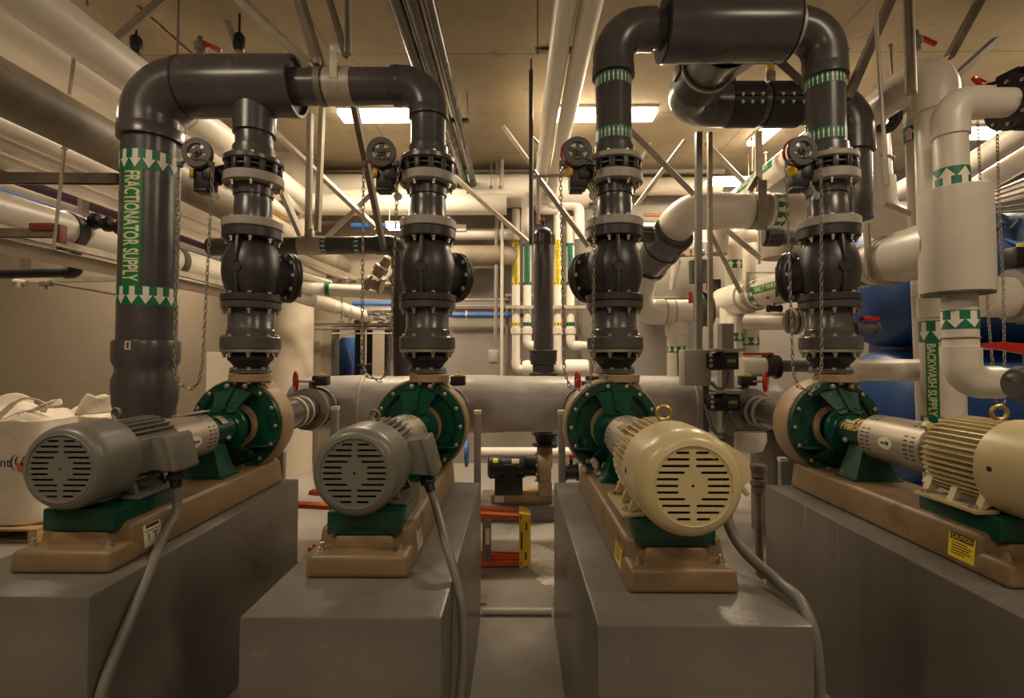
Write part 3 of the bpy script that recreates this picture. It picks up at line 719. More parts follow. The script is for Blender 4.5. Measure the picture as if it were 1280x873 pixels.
def add_port(t, sg):
    c = V((wloc(t).x, YR, Z335)); n = V((sg * .64, .77, 0)).normalized()
    b = MB(); b.lathe(c + n * .08, n, [(0, .05), (0, .135), (.05, .130), (.09, .122), (.13, .122), (.13, .05)], 44); b.build('side_port', 'pvc_valve', t)
    b = MB(); b.disc(c + n * .195, n, .168, .028, 48, 0, .006); b.disc(c + n * .225, n, .168, .03, 48, 0, .006); b.build('inspection_cover', 'pvc_valve', t)
    bolt_ring(t, c + n * .195, -n, .147, 10, DOME, off=.5)
    # weight lever with its wire
    s = V((-n.y, n.x, 0)) * (1 if sg > 0 else -1); q = c + n * .23
    b = MB(); b.cyl(q + V((0, 0, -.08)) - s * .0 + n * .02, q + V((0, 0, -.08)) + n * .09, .012, 12); b.beam(q + n * .085 + V((0, 0, -.12)), q + n * .085 + V((0, 0, .08)), .022, .012, n); b.build('lever', 'dark_steel', t)
    b = MB(); b.cyl(c + n * .21 + V((0, 0, -.03)) - V((0, .03, 0)), c + n * .10 + V((0, -.10, -.135)), .0028, 6); b.build('wire', 'steel', t)
def make_mid_spool():
    t = thing('flanged_spool', '', 'pipe spool', O(Z279), 'flanged spools between check valve and butterfly valve')
    b = MB(); b.lathe(O(Z279), up, [(.03, .07), (.03, .113), (Z236 - Z279 - .05, .112), (Z236 - Z279 - .045, .110), (Z236 - Z279, .110), (Z236 - Z279, .118), (Z222 - Z279, .120), (Z222 - Z279, .07)], 44)
    b.lathe(O(Z236 - .004), up, [(0, .1), (0, .1115), (.008, .1115), (.008, .1)], 44, 1); b.build('pipe', ['pvc', 'groove'], t)
    b = MB(); b.disc(O(Z279), up, .180, Z267 - Z279 - .004, 48, 0, .005); b.build('flange', 'pvc_light', t)
    b = MB(); b.disc(O(Z222), up, .180, Z209 - Z222, 48, 0, .005); b.build('flange', 'pvc_light', t)
    bolt_ring(t, O(Z267 - .004), up, .152, 8, off=.5); bolt_ring(t, O(Z222), -up, .152, 8, STUD, off=.5)
    return t
def make_butterfly():
    t = thing('butterfly_valve', '', 'butterfly valve', O(Z209), 'chain operated butterfly valves'); H = Z194 - Z209
    b = MB(); b.lathe(O(Z209), up, [(.0, .08), (.0, .165), (.006, .165), (.006, .128), (H - .006, .128), (H - .006, .165), (H, .165), (H, .08)], 44)
    b.annulus(O(Z209 + H * .52), up, .12, .158, .010, 44)
    for k in range(12): a = 2 * pi * (k + .5) / 12; b.box(O(Z209 + H / 2) + V((math.cos(a) * .148, math.sin(a) * .148, 0)), (.044, .036, H), Matrix.Rotation(a, 3, 'Z'), bev=.006)
    b.build('body', 'pvc_valve', t)
    # worm gear operator out to the left
    c = O(Z209 - .025) + V((-.245, -.10, 0))
    b = MB(); b.tube([O(Z209 + H / 2) + V((-.12, -.03, 0)), c + V((.06, .02, .02))], .045, 20); b.build('neck', 'black', t)
    b = MB(); b.box(c + V((.0, .0, -.03)), (.11, .10, .14), bev=.018); b.box(c + V((.035, .0, .0)), (.08, .12, .10), bev=.02); b.box(c + V((-.01, -.005, -.10)), (.085, .08, .03), bev=.008); b.build('gearbox', 'black', t)
    b = MB(); b.disc(c + V((-.050, -.045, -.005)), (-1, -.6, 0), .030, .022, 18); b.build('position_cap', 'yellow', t)
    w = c + V((-.01, -.075, .115)); n = V((.06, -1, -.05)).normalized()
    b = MB(); b.lathe(w, n, [(-.014, .055), (-.014, .088), (-.006, .080), (.006, .080), (.014, .088), (.014, .055)], 40, 0, closed=True)
    for k in range(5): a = 2 * pi * k / 5 + .3; d = V((math.cos(a), 0, math.sin(a))); b.beam(w + d * .02, w + d * .066, .027, .014, n)
    b.disc(w - n * .014, n, .026, .032, 20); b.disc(w + n * .018, n, .013, .014, 12); b.build('chain_wheel', 'dark_steel', t)
    b = MB(); b.torus(w - n * .034 + V((-.012, 0, .0)), n, .082, .009, 36, 10); b.cyl(w - n * .08, w, .010, 10); b.build('handwheel', 'red', t)
    b = MB(); b.tube([w + V((-.105, -.012, -.075)), w + V((-.05, -.005, -.045)), w + V((.05, -.005, -.045)), w + V((.105, -.012, -.075))], .0085, 8, bend=.03)
    for s in (-1, 1): b.lathe(w + V((s * .095, -.012, -.075)), (0, 0, 1), [(-.016, .010), (-.016, .017), (.012, .017), (.012, .010)], 10, closed=True)
    b.build('chain_guide', 'dark_steel', t)
    b = MB(); b.cyl(c + V((.06, -.03, -.07)), c + V((.085, -.05, -.135)), .006, 8); b.disc(c + V((.085, -.048, -.15)), (.25, -1, 0), .026, .006, 20); b.build('tag_disc', 'pvc_light', t)
    return t
def make_top_flange():
    t = thing('pipe_flange', '', 'flange', O(Z194), 'flanges above the butterfly valves')
    b = MB(); b.disc(O(Z194), up, .178, Z187 - Z194, 48, 0, .005); b.build('ring', 'pvc', t)
    b = MB(); b.lathe(O(Z187), up, [(0, .08), (0, .135), (.02, .130), (.075, .126), (.08, .118), (.08, .08)], 44); b.build('hub', 'pvc', t)
    bolt_ring(t, O(Z187), up, .152, 8, off=.5)
    return t
where = {'A': 'far left riser', 'B': 'second riser from left', 'C': 'third riser from left', 'D': 'far right riser'}
pump_of = {'A': 'the far left pump', 'B': 'the pump left of the middle aisle', 'C': 'the pump right of the middle aisle', 'D': 'the worn pump at far right'}
protos = [(make_joint(), 'black rubber expansion joint on top of %s', pump_of), (make_lower_spool(), 'dark grey flanged spool above the rubber joint of %s', pump_of),
          (make_check(), 'dark bulbous check valve on the %s', where), (make_mid_spool(), 'short dark spool with two pale flanges above the check valve, %s', where),
          (make_butterfly(), 'ribbed black butterfly valve with chain wheel on the %s', where), (make_top_flange(), 'bolted flange over the butterfly valve of the %s', where)]
for p, txt, who in protos:
    z = p.location.z
    for k in 'ABCD':
        o = p if k == 'D' else copy_tree(p)
        o.location = (RX[k], YR, z); o['label'] = txt % who[k]
        if p.name.startswith('check_valve'): pass
        if k == 'D': continue
        if p is protos[2][0]: o['_k'] = k
    # the proto itself stands on riser D
for o in list(COL.objects):
    if o.get('category') == 'check valve':
        k = min('ABCD', key=lambda q: abs(RX[q] - o.location.x)); add_port(o, 1 if k in 'AB' else -1)
        if '_k' in o: del o['_k']
    if o.get('category') == 'flange' and min('ABCD', key=lambda q: abs(RX[q] - o.location.x)) in 'CD':
        for ch in o.children:
            if ch.name.startswith('ring'): ch.data = ch.data.copy(); ch.data.materials[0] = M['pvc_light']
# pull chains on the four operators
for k, l0, l1, zb in (('A', -.105, .105, 487), ('B', -.105, .105, 476), ('C', -.105, .105, 489), ('D', -.105, .105, 490)):
    w = V((RX[k] - .255, YR - .187, Z209 + .015)); z1 = zr(zb, YR - .187); sh = {'A': .0, 'B': 0, 'C': .02, 'D': .02}[k]
    pts = [w + V((l0, 0, 0)), V((w.x + l0 + sh, w.y, z1 + .12)), V((w.x + l0 + .03 + sh, w.y, z1 + .03)), V((w.x + sh, w.y, z1)), V((w.x + l1 - .06 + sh, w.y, z1 + .04)), V((w.x + l1 - .04 + sh, w.y, z1 + .16)), w + V((l1, 0, 0))]
    chain('steel pull chain looped from the chain wheel of the %s' % where[k], pts, 'pull chains of the riser valves')

# ================================================================ left header: fractionator supply
ZH = zr(107.5); XS = P(187, 300, YR).x
t = thing('pipe_header', 'dark grey supply header with big left pipe, joining the two left risers', 'pipe header', (XS, YR, 0))
rp, rh, r8 = .162, .184, .112
zz = lambda q: zf(q, .12)
b = MB(); b.lathe((XS, YR, 0), up, [(0, .05), (0, rp), (zz(164), rp), (zz(164), .05)], 48); b.build('supply_pipe', 'pvc', t)
b = MB()
b.lathe((XS, YR, 0), up, [(zz(620), rp + .002), (zz(545), rp + .004), (zz(516), .166), (zz(505), .176), (zz(485), .182), (zz(476), .180), (zz(466), .166), (zz(460), .165), (zz(453), .180), (zz(449), .184), (zz(427), .184), (zz(425.5), .181), (zz(425.5), rp)], 48); b.build('bell_coupling', 'pvc', t)
b = MB(); b.wrap2d(rect2d(-.017, -.026, .017, .026), (XS, YR, zz(432)), up, (.10, -1, 0), .184 + .001, 0); b.wrap2d(rect2d(-.007, -.018, .008, .018), (XS, YR, zz(432)), up, (.10, -1, 0), .184 + .002, 1); b.build('sticker', ['paper', 'red_dull'], t)
xe = XS + .30
b = MB(); b.tube([(XS, YR, zz(166)), (XS, YR, ZH), (P(240, 107, YR).x, YR, ZH)], .184, 48, 0, True, .28, 14)
b.lathe((XS, YR, zz(166)), up, [(-.002, .15), (-.002, .187), (.07, .187), (.075, .184)], 48); b.build('elbow', 'pvc', t)
xt0, xt1 = P(236, 107, YR).x, P(372, 107, YR).x
b = MB(); X = V((1, 0, 0))
b.lathe((xt0, YR, ZH), X, [(0, .12), (0, .188), (.012, .190), (xt1 - xt0 - .012, .190), (xt1 - xt0, .187), (xt1 - xt0, .168), (xt1 - xt0 - .03, .160), (xt1 - xt0 - .03, .1)], 52)
b.tube([(RX['A'], YR, ZH), (RX['A'], YR, zz(157))], .128, 44); b.build('tee', 'pvc', t)
b = MB(); b.lathe((xt0 - .002, YR, ZH), X, [(-.007, .15), (-.007, .1895), (.007, .1895), (.007, .15)], 48); b.build('joint_bead', 'groove', t)
b = MB(); b.lathe((RX['A'], YR, Z187), up, [(.03, .08), (.03, .125), (.06, .120), (.09, r8), (zz(157) - Z187 + .01, r8), (zz(157) - Z187 + .01, .05)], 44); b.build('drop_pipe', 'pvc', t)
xe0 = P(492, 107, YR).x
b = MB(); b.cyl((xt1 - .04, YR, ZH), (xe0 + .02, YR, ZH), r8 + .002, 40); b.build('cross_pipe', 'pvc', t)
b = MB(); b.tube([(xe0, YR, ZH), (RX['B'], YR, ZH), (RX['B'], YR, zz(137))], .124, 44, 0, True, .17, 12); b.lathe((xe0 - .0, YR, ZH), X, [(-.0, .1), (0, .126), (.04, .127), (.05, .124)], 40); b.lathe((RX['B'], YR, zz(137)), up, [(-.001, .1), (-.001, .127), (.05, .127), (.056, .124)], 40); b.build('elbow', 'pvc', t)
b = MB(); b.lathe((RX['B'], YR, Z187), up, [(.03, .08), (.03, .125), (.06, .119), (.08, r8), (zz(137) - Z187 + .01, r8), (zz(137) - Z187 + .01, .05)], 44); b.build('drop_pipe', 'pvc', t)
# tapes and lettering of the supply pipe
refs = V((-.10, -1, 0))
arrow_band(t, (XS, YR, zz(211.5)), up, refs, rp, zz(186) - zz(211.5), 14, False, .92)
arrow_band(t, (XS, YR, zz(381.5)), up, refs, rp, zz(357) - zz(381.5), 14, False, .92)
b = MB(); z0, z1 = zz(357.5), zz(205); hl = z1 - z0; u0 = .004
b.wrap2d(rect2d(u0 - .060, z0, u0 + .058, z1), (XS, YR, 0), up, (0.0, -1, 0), rp + .0010, 0)
tx = rot2d(text2d('FRACTIONATOR SUPPLY', .128, hl * .90, bold=.003), -pi / 2); b.wrap2d(move2d(tx, u0 - .001, (z0 + z1) / 2 - .012), (XS, YR, 0), up, (0, -1, 0), rp + .0022, 1)
b.build('pipe_label', ['strip_green', 'letter'], t)
# ================================================================ right header
ZR_ = zr(38); t = thing('pipe_header', 'dark grey header with fat tee at top, joining the two right risers', 'pipe header', (RX['C'], YR, Z187))
xc, xd = RX['C'], RX['D']; x0, x1 = P(829, 37, YR).x, P(984, 37, YR).x
def drop(x, zt): 
    b = MB(); b.lathe((x, YR, Z187), up, [(.03, .08), (.03, .128), (.06, .12), (.08, .113), (zt - Z187 + .01, .113), (zt - Z187 + .01, .05)], 44); b.build('drop_pipe', 'pvc', t)
drop(xc, zz(84)); drop(xd, zz(88))
for x, xx, zt in ((xc, xc + .26, zz(84)), (xd, xd - .26, zz(88))):
    b = MB(); s = 1 if xx > x else -1
    b.tube([(x, YR, zt), (x, YR, ZR_), (xx, YR, ZR_)], .130, 44, 0, True, .19, 12); b.lathe((x, YR, zt), up, [(-.001, .1), (-.001, .135), (.06, .134), (.07, .130)], 44)
    b.build('elbow', 'pvc', t)
    b = MB(); b.cyl((x + s * .24, YR, ZR_), ((x0 if s > 0 else x1) + s * .04, YR, ZR_), .1135, 40); b.build('cross_pipe', 'pvc', t)
b = MB(); b.lathe((x0, YR, ZR_), X, [(0, .12), (0, .186), (.005, .197), (.02, .200), (x1 - x0 - .02, .200), (x1 - x0 - .005, .197), (x1 - x0, .186), (x1 - x0, .12)], 52)
xb = (x0 + x1) / 2 + .05; Yb = 4.12
b.lathe((xb, YR, ZR_), (0, 1, 0), [(.10, .2), (.18, .192), (.26, .175), (.42, .170), (.42, .1)], 44); b.build('tee', 'pvc', t)
for xx in (x0 - .006, x1 + .0): 
    b = MB(); b.annulus((xx, YR, ZR_), X, .12, .197, .007, 48); b.build('joint_bead', 'groove', t)
b = MB(); b.tube([(xb, YR + .40, ZR_), (xb, Yb, ZR_), (xb + .45, Yb, ZR_)], .176, 44, 0, True, .25, 12); b.build('elbow', 'pvc', t)
xk = P(1062, 143, Yb).x
b = MB(); b.cyl((xb + .3, Yb, ZR_), (xk - .2, Yb, ZR_), .164, 44); b.build('cross_pipe', 'pvc', t)
b = MB(); b.tube([(xk - .3, Yb, ZR_), (xk, Yb, ZR_), (xk, Yb, ZR_ - .42)], .176, 40, 0, True, .24, 12); b.build('elbow', 'pvc', t)
b = MB(); b.cyl((xk, Yb, ZR_ - .4), (xk, Yb, P(1060, 275, Yb).z), .150, 40); b.build('drop_pipe', 'pvc', t)
b = MB(); b.lathe((xb, YR + .42, ZR_), (0, 1, 0), [(0, .15), (0, .188), (.22, .188), (.22, .15)], 44); b.box((xb - .19, YR + .50, ZR_ + .02), (.03, .16, .09), bev=.006); b.build('strap_coupling', 'rubber', t)
b = MB(); b.annulus((xb, YR + .40, ZR_), (0, 1, 0), .16, .193, .025, 44); b.build('coupling_ring', 'pvc_light', t)
for xa_, xz_ in ((908, 947), (955, 998)):
    b = MB(); p0, p1 = P(xa_, 143, Yb).x, P(xz_, 143, Yb).x; c = (p0 + p1) / 2; w = p1 - p0
    b.lathe((p0, Yb, ZR_), X, [(0, .15), (0, .182), (w, .182), (w, .15)], 44)
    for dz in (-.012, -.062): b.box((c, Yb - (.183 if dz > -.03 else .174), ZR_ + dz), (w, .022, .012), bev=.003)
    cp = b.build('strap_coupling', 'rubber', t)
    for dx in (-.3, 0, .3): put('bolt', BOLT, None, (c + dx * w, Yb - .192, ZR_ - .008), cp, (pi / 2, 0, 0)); put('bolt', BOLT, None, (c + dx * w, Yb - .184, ZR_ - .066), cp, (pi / 2, 0, 0))
for q in (914, 963):
    p = P(q, 100, Yb); g = thing('air_valve', ('leftmost' if q == 914 else 'rightmost') + ' grey air release valve with yellow cap on the upper black pipe', 'valve', (p.x, Yb, ZR_ + .16), 'air release valves')
    b = MB(); b.lathe((p.x, Yb, ZR_ + .16), up, [(0, 0), (0, .048), (.03, .048), (.035, .038), (.08, .038), (.085, .043), (.11, .043), (.11, 0)], 20); b.build('body', 'conduit', g)
    b = MB(); b.lathe((p.x, Yb, ZR_ + .265), up, [(0, 0), (0, .018), (.015, .018), (.02, .034), (.065, .034), (.07, .02), (.085, .012), (.085, 0)], 16); b.build('cap', 'yellow', g)
for x, ys in ((xc, (102, 171)), (xd, (104, 173))):
    for y in ys: arrow_band(t, (x, YR, zf(y, .1)), up, (-x * .5, -1.0, 0), .113, zf(y - 14, .1) - zf(y, .1), 26, True, .55)
b = MB(); xs = P(980, 37, YR).x + .03; b.annulus((xs, YR, ZR_), X, .131, .138, .045, 44); b.box((xs + .022, YR - .02, ZR_ + .15), (.05, .05, .04), bev=.004); o = b.build('pipe_clamp', 'galv'); tag(o, 'galvanized strap clamp on the header beside the far right riser elbow', 'clamp')
# header hangers on the left cross pipe
def clevis(x, label, m='galv'):
    b = MB(); b.annulus((x - .025, YR, ZH), X, .114, .120, .05, 40); b.beam((x, YR - .119, ZH - .01), (x, YR - .119, ZH + .20), .045, .007, (1, 0, 0) if False else (0, 1, 0)); b.box((x, YR - .10, ZH + .185), (.05, .05, .045), bev=.004)
    b.lathe((x - .08, YR, ZH), X, [(0, .1145), (0, .117), (.17, .117), (.17, .1145)], 32, closed=True)
    return tag(b.build('clevis_hanger', m), label, 'hanger')
clevis(P(425, 107, YR).x, 'galvanized clevis hanger round the left header, below the vertical ceiling strut')
b = MB(); x = P(403, 107, YR).x; b.annulus((x - .02, YR, ZH), X, .114, .121, .04, 40); b.box((x, YR - .09, ZH + .115), (.04, .05, .05), bev=.005); tag(b.build('pipe_clamp', 'galv_dark'), 'dull steel clamp on the left header where two braces meet', 'clamp')
# ================================================================ wrapped suction main and suction lines
YM = 4.85; zm = P(645, 505, YM).z; xm0, xm1 = P(362, 505, YM).x, P(968, 505, YM).x
def main_pipe():
    b = MB(); rm = .268; prof = [(0, 0), (.005, .12), (.05, .20), (.14, .245), (.26, rm + .004)]; L_ = xm1 - xm0; rnd = random.Random(5)
    for k in range(1, 40):
        u = .26 + (L_ - .36) * k / 40; x = xm0 + u; d = 0
        for c, w, a in ((P(590, 500, YM).x, .35, .016), (P(790, 500, YM).x, .25, .012), (P(450, 500, YM).x, .2, .008)): d += a * math.exp(-((x - c) / w) ** 2)
        prof.append((u, rm + d + rnd.uniform(-.003, .003)))
    prof += [(L_ - .06, .262), (L_, .24), (L_ + .1, .18), (L_ + .14, .10), (L_ + .14, 0)]
    b.lathe((xm0, YM, zm), (1, 0, 0), prof, 48); o = b.build('insulated_pipe', 'wrap'); tag(o, 'fat horizontal pipe wrapped in grey cloth, running behind all four pumps', 'pipe')
    for q in (458, 860):
        b = MB(); x = P(q, 500, YM).x; b.torus((x, YM, zm), (1, 0, 0), rm + .012, .014, 48, 8); b.build('strap', 'galv', o)
main_pipe()
for k in 'ABCD':
    x = PX[k]; nm = {'A': 'far left pump', 'B': 'pump left of the middle aisle', 'C': 'pump right of the middle aisle', 'D': 'worn pump at far right'}[k]
    b = MB(); b.cyl((x, PY[k] + .24, zm + .02), (x, YM - .2, zm + .02), .112, 32); o = tag(b.build('suction_pipe', 'pvc'), 'dark suction pipe between the %s and the wrapped pipe' % nm, 'pipe', 'pump suction pipes')
    if k in 'AD':
        b = MB(); 
        for yy in (3.86, 3.98): b.annulus((x, yy, zm + .02), (0, 1, 0), .11, .124, .03, 32)
        b.build('hose_clamp', 'offwhite', o)
    t = thing('butterfly_valve', 'suction valve with red handwheel behind the %s' % nm if k != 'B' else 'suction valve with yellow cap behind the pump left of the middle aisle', 'valve', (x, 4.28, zm + .02), 'suction butterfly valves')
    b = MB(); b.annulus((x, 4.14, zm + .02), (0, 1, 0), .1, .175, .04, 36); b.annulus((x, 4.32, zm + .02), (0, 1, 0), .1, .175, .04, 36); b.build('flange', 'conduit', t)
    b = MB(); b.annulus((x, 4.19, zm + .02), (0, 1, 0), .08, .155, .12, 36); b.cyl((x, 4.25, zm + .15), (x, 4.25, zm + .24), .03, 12); b.beam((x, 4.25, zm + .225), (x + {'A': .075, 'B': .10, 'C': .07, 'D': .02}[k], 4.25, zm + .225), .06, .03); b.build('body', 'dark_steel', t)
    GX = {'A': .075, 'B': .10, 'C': .07, 'D': .02}
    b = MB(); b.box((GX[k] + x, 4.25, zm + .255), (.125, .11, .085), bev=.012); gb = b.build('gearbox', 'black', t)
    gx = x + GX[k]
    b = MB(); b.lathe((gx, 4.25, zm + .297), up, [(0, 0), (0, .035), (.012, .032), (.018, .014), (.034, .012), (.034, 0)], 14); b.build('position_cap', 'yellow', t)
    if k != 'B':
        wx = {'A': gx - .19, 'C': gx - .14, 'D': gx + .12}[k]
        b = MB(); b.cyl((gx, 4.21, zm + .25), (wx, 4.18, zm + .25), .010, 10); b.build('stem', 'galv', t)
        b = MB(); handwheel(b, (wx, 4.18, zm + .25), {'A': (-.75, -.5, 0), 'C': (-1, -.1, 0), 'D': (.8, -.6, 0)}[k], .080, .011); b.build('handwheel', 'red', t)
# post supports with white caps
for q, y0, lb in ((352, 560, 'grey square post behind the far left pump'), (419, 508, 'grey square post with white cap left of the second motor'), (597, 513, 'grey square post with white cap left of the small black motor'), (702, 513, 'grey square post with white cap right of the small pump'), (978, 572, 'dark square post behind the worn far right pump')):
    Y = 3.62; p = P(q, y0, Y); t = thing('support_post', lb, 'post', (p.x, Y, 0), 'square steel support posts')
    b = MB(); b.box((p.x, Y, (p.z - .03) / 2), (.048, .048, p.z - .03), bev=.003); b.box((p.x, Y, .006), (.14, .14, .012)); b.build('tube', 'conduit', t)
    b = MB(); b.box((p.x, Y, p.z - .015), (.054, .054, .03), bev=.005); b.build('cap', 'paper', t)

# ================================================================ floor things in the aisle
b = MB(); Yc = 3.42; b.cyl((-.225, Yc, .022), (.24, Yc, .022), .022, 20); tag(b.build('floor_conduit', 'white'), 'thin white pipe lying across the aisle floor between the two middle plinths', 'pipe')
b = MB(); rnd = random.Random(11)
for cx_, cy_, rr in ((.22, 4.35, .20), (.30, 4.15, .16), (.16, 4.55, .13), (.27, 4.0, .12)):
    n = 22; pts = [(cx_ + math.cos(2 * pi * i / n) * rr * rnd.uniform(.72, 1.15), cy_ + math.sin(2 * pi * i / n) * rr * 1.2 * rnd.uniform(.72, 1.15)) for i in range(n)]
    A = [b.bm.verts.new((x, y, .001)) for x, y in pts]; c = b.bm.verts.new((cx_, cy_, .008))
    for i in range(n): b.face((A[i], A[(i + 1) % n], c))
o = b.build('salt_crust', 'salt', ang=80); tag(o, 'whitish salt crust with rusty patches on the floor beside the ladder', 'salt crust', kind='stuff')
def ladder():
    t = thing('stepladder', 'orange fibreglass stepladder with yellow top, lying on its side behind the plinths', 'ladder', (-.8, 4.3, 0))
    x1 = P(652, 650, 4.2).x; x0 = -1.85
    b = MB()
    for y0, z0, z1 in ((4.16, .02, .475), (4.30, .02, .50)):
        pass
    def rail(ya, za, yb, zb, xa, xb):
        b = MB(); b.channel((xa, ya, za), (xb, yb, zb), .085, .034, .005, (0, 0, 1 if za < .2 else -1)); b.build('side_rail', 'orange', t)
    for ya, yb in ((4.19, 4.12), (4.30, 4.50)):
        rail(ya, .415, yb, .53, x1, x0); rail(ya, .045, yb, .03, x1, x0)
    for k in range(1, 6):
        x = x1 - .29 * k; f = (x1 - x) / (x1 - x0); b = MB(); y = 4.19 - .07 * f; b.box((x, y, .23 + .055 * f), (.07, .08, .36 + .13 * f), bev=.003); b.build('step', 'galv_dark', t)
    b = MB(); b.hull([(x1 - .02, y, z) for y in (4.145, 4.35) for z in (.0, .455)] + [(x1 + .075, y, z) for y in (4.17, 4.33) for z in (.03, .43)]); b.build('top_cap', 'ladder_yellow', t)
    b = MB()
    for z0, z1, xx in ((.16, .30, .0), (.31, .37, .04), (.07, .13, .035)): b.box((x1 + xx, 4.147 + xx * .27, (z0 + z1) / 2), (.012, .008, z1 - z0))
    b.build('top_print', 'ink', t)
    b = MB(); b.box((x1 - .28, 4.125, .27), (.035, .006, .13)); b.build('step_label', 'paper', t)
ladder()
# small pump on its own pad, seen through the aisle
def small_pump():
    Yp = 5.45; b = MB(); p0, p1 = P(604, 640, 5.3).x, P(700, 640, 5.3).x; b.box(((p0 + p1) / 2, 5.62, .085), (p1 - p0 + .1, .64, .17), bev=.01); tag(b.build('concrete_pad', 'plinth'), 'low grey concrete pad under the small pump at the end of the aisle', 'plinth')
    b = MB(); q0, q1 = P(614, 620, Yp).x, P(690, 620, Yp).x; b.box(((q0 + q1) / 2, Yp + .1, .22), (q1 - q0, .36, .10), bev=.012); bs = tag(b.build('pump_baseplate', 'tan'), 'small tan baseplate on the low pad at the end of the aisle', 'baseplate')
    b = MB(); b.flat2d(rect2d(-.05, -.035, .05, .035), (q0 + .09, Yp - .082, .22), (1, 0, 0), (0, 0, 1)); b.build('data_sticker', 'paper', bs)
    z = P(640, 584, Yp).z; m0, m1 = P(610, 584, Yp).x, P(662, 584, Yp).x
    t = thing('electric_motor', 'small black motor lying crosswise on the low pad at the end of the aisle', 'motor', ((m0 + m1) / 2, Yp, .27))
    b = MB(); b.lathe((m0, Yp, z), (1, 0, 0), [(0, 0), (0, .10), (.02, .125), (.14, .128), (.145, .115), (m1 - m0 - .06, .115), (m1 - m0 - .04, .10), (m1 - m0 + .12, .09), (m1 - m0 + .12, 0)], 32); b.build('body', 'black', t)
    b = MB(); b.box(((m0 + m1) / 2 + .02, Yp - .125, z - .01), (.12, .05, .13), bev=.012); b.build('conduit_box', 'black', t)
    b = MB(); b.box(((m0 + m1) / 2, Yp, (z - .1 + .27) / 2 + .01), (.3, .2, z - .1 - .25), bev=.005); b.build('foot', 'black', t)
    b = MB(); b.wrap2d(rect2d(-.03, .06, .03, .11), (m0, Yp, z), (1, 0, 0), (0, -.7, .7), .129); b.build('yellow_label', 'label_yellow', t)
    b = MB(); b.wrap2d(rect2d(-.03, .26, .03, .34), (m0, Yp, z), (1, 0, 0), (0, -.7, .7), .117); b.build('white_label', 'paper', t)
    xv = P(681, 590, Yp).x; t = thing('small_pump', 'small tan pump beside the small black motor, under the dark riser', 'pump', (xv, Yp, .27))
    b = MB(); b.lathe((xv - .07, Yp, z), (1, 0, 0), [(0, 0), (0, .17), (.02, .18), (.11, .18), (.13, .16), (.13, 0)], 36); b.cyl((xv, Yp, z), (xv, Yp, P(645, 557, Yp).z), .085, 24)
    b.box((xv, Yp, .34), (.14, .26, .16), bev=.01); b.build('casing', 'tan', t)
    b = MB(); b.lathe((xv - .09, Yp, z), (1, 0, 0), [(0, 0), (0, .15), (.02, .165), (.025, 0)], 32); b.build('cover_plate', 'dark_steel', t)
    bolt_ring(t, (xv - .09, Yp, z), (-1, 0, 0), .145, 10)
    z1, z2 = P(645, 557, Yp).z, P(645, 541, Yp).z
    b = MB(); b.lathe((xv, Yp, z1), up, [(0, .04), (0, .135), (.02, .135), (.025, .07), (.055, .10), (z2 - z1 - .025, .11), (z2 - z1 - .02, .14), (z2 - z1, .14), (z2 - z1, .04)], 32); tag(b.build('rubber_expansion_joint', 'rubber'), 'black rubber joint between the small tan pump and the dark riser', 'expansion joint')
    # dark riser from the small pump, flanged, capped with a small red valve
    x = P(679, 400, Yp).x; t = thing('capped_riser', 'dark vertical pipe with ribbed round cap and flanges, in the middle of the room', 'pipe', (x, Yp, z2))
    zt = P(645, 300, Yp).z; b = MB(); b.cyl((x, Yp, z2), (x, Yp, zt), .106, 32); b.build('pipe', 'pvc', t)
    prof = [(0, .08), (0, .124), (.09, .124)]
    for k in range(7): a = k / 6 * pi / 2; prof.append((.09 + .105 * math.sin(a), .118 * math.cos(a)))
    b = MB(); b.lathe((x, Yp, zt - .05), up, prof, 32)
    for k in range(20): a = 2 * pi * k / 20; b.box((x + math.cos(a) * .124, Yp + math.sin(a) * .124, zt), (.012, .012, .1), Matrix.Rotation(a, 3, 'Z'))
    b.build('cap', 'pvc', t)
    for y0, y1, r in ((438, 441, .155), (441, 452, .15), (452, 456, .14), (456, 468, .118), (466, 471, .155)):
        b = MB(); b.disc((x, Yp, P(645, y1, Yp).z), up, r, P(645, y0, Yp).z - P(645, y1, Yp).z, 32); b.build('flange', 'pvc_valve', t)
    b = MB(); zc = zt + .145; b.cyl((x, Yp, zc - .01), (x, Yp, zc + .05), .02, 12); b.build('vent_valve', 'black', t)
    b = MB(); b.beam((x - .05, Yp, zc + .06), (x + .05, Yp, zc + .06), .02, .02, bev=.004); b.cyl((x, Yp, zc + .04), (x, Yp, zc + .1), .014, 10); b.build('vent_handle', 'red', t)
small_pump()
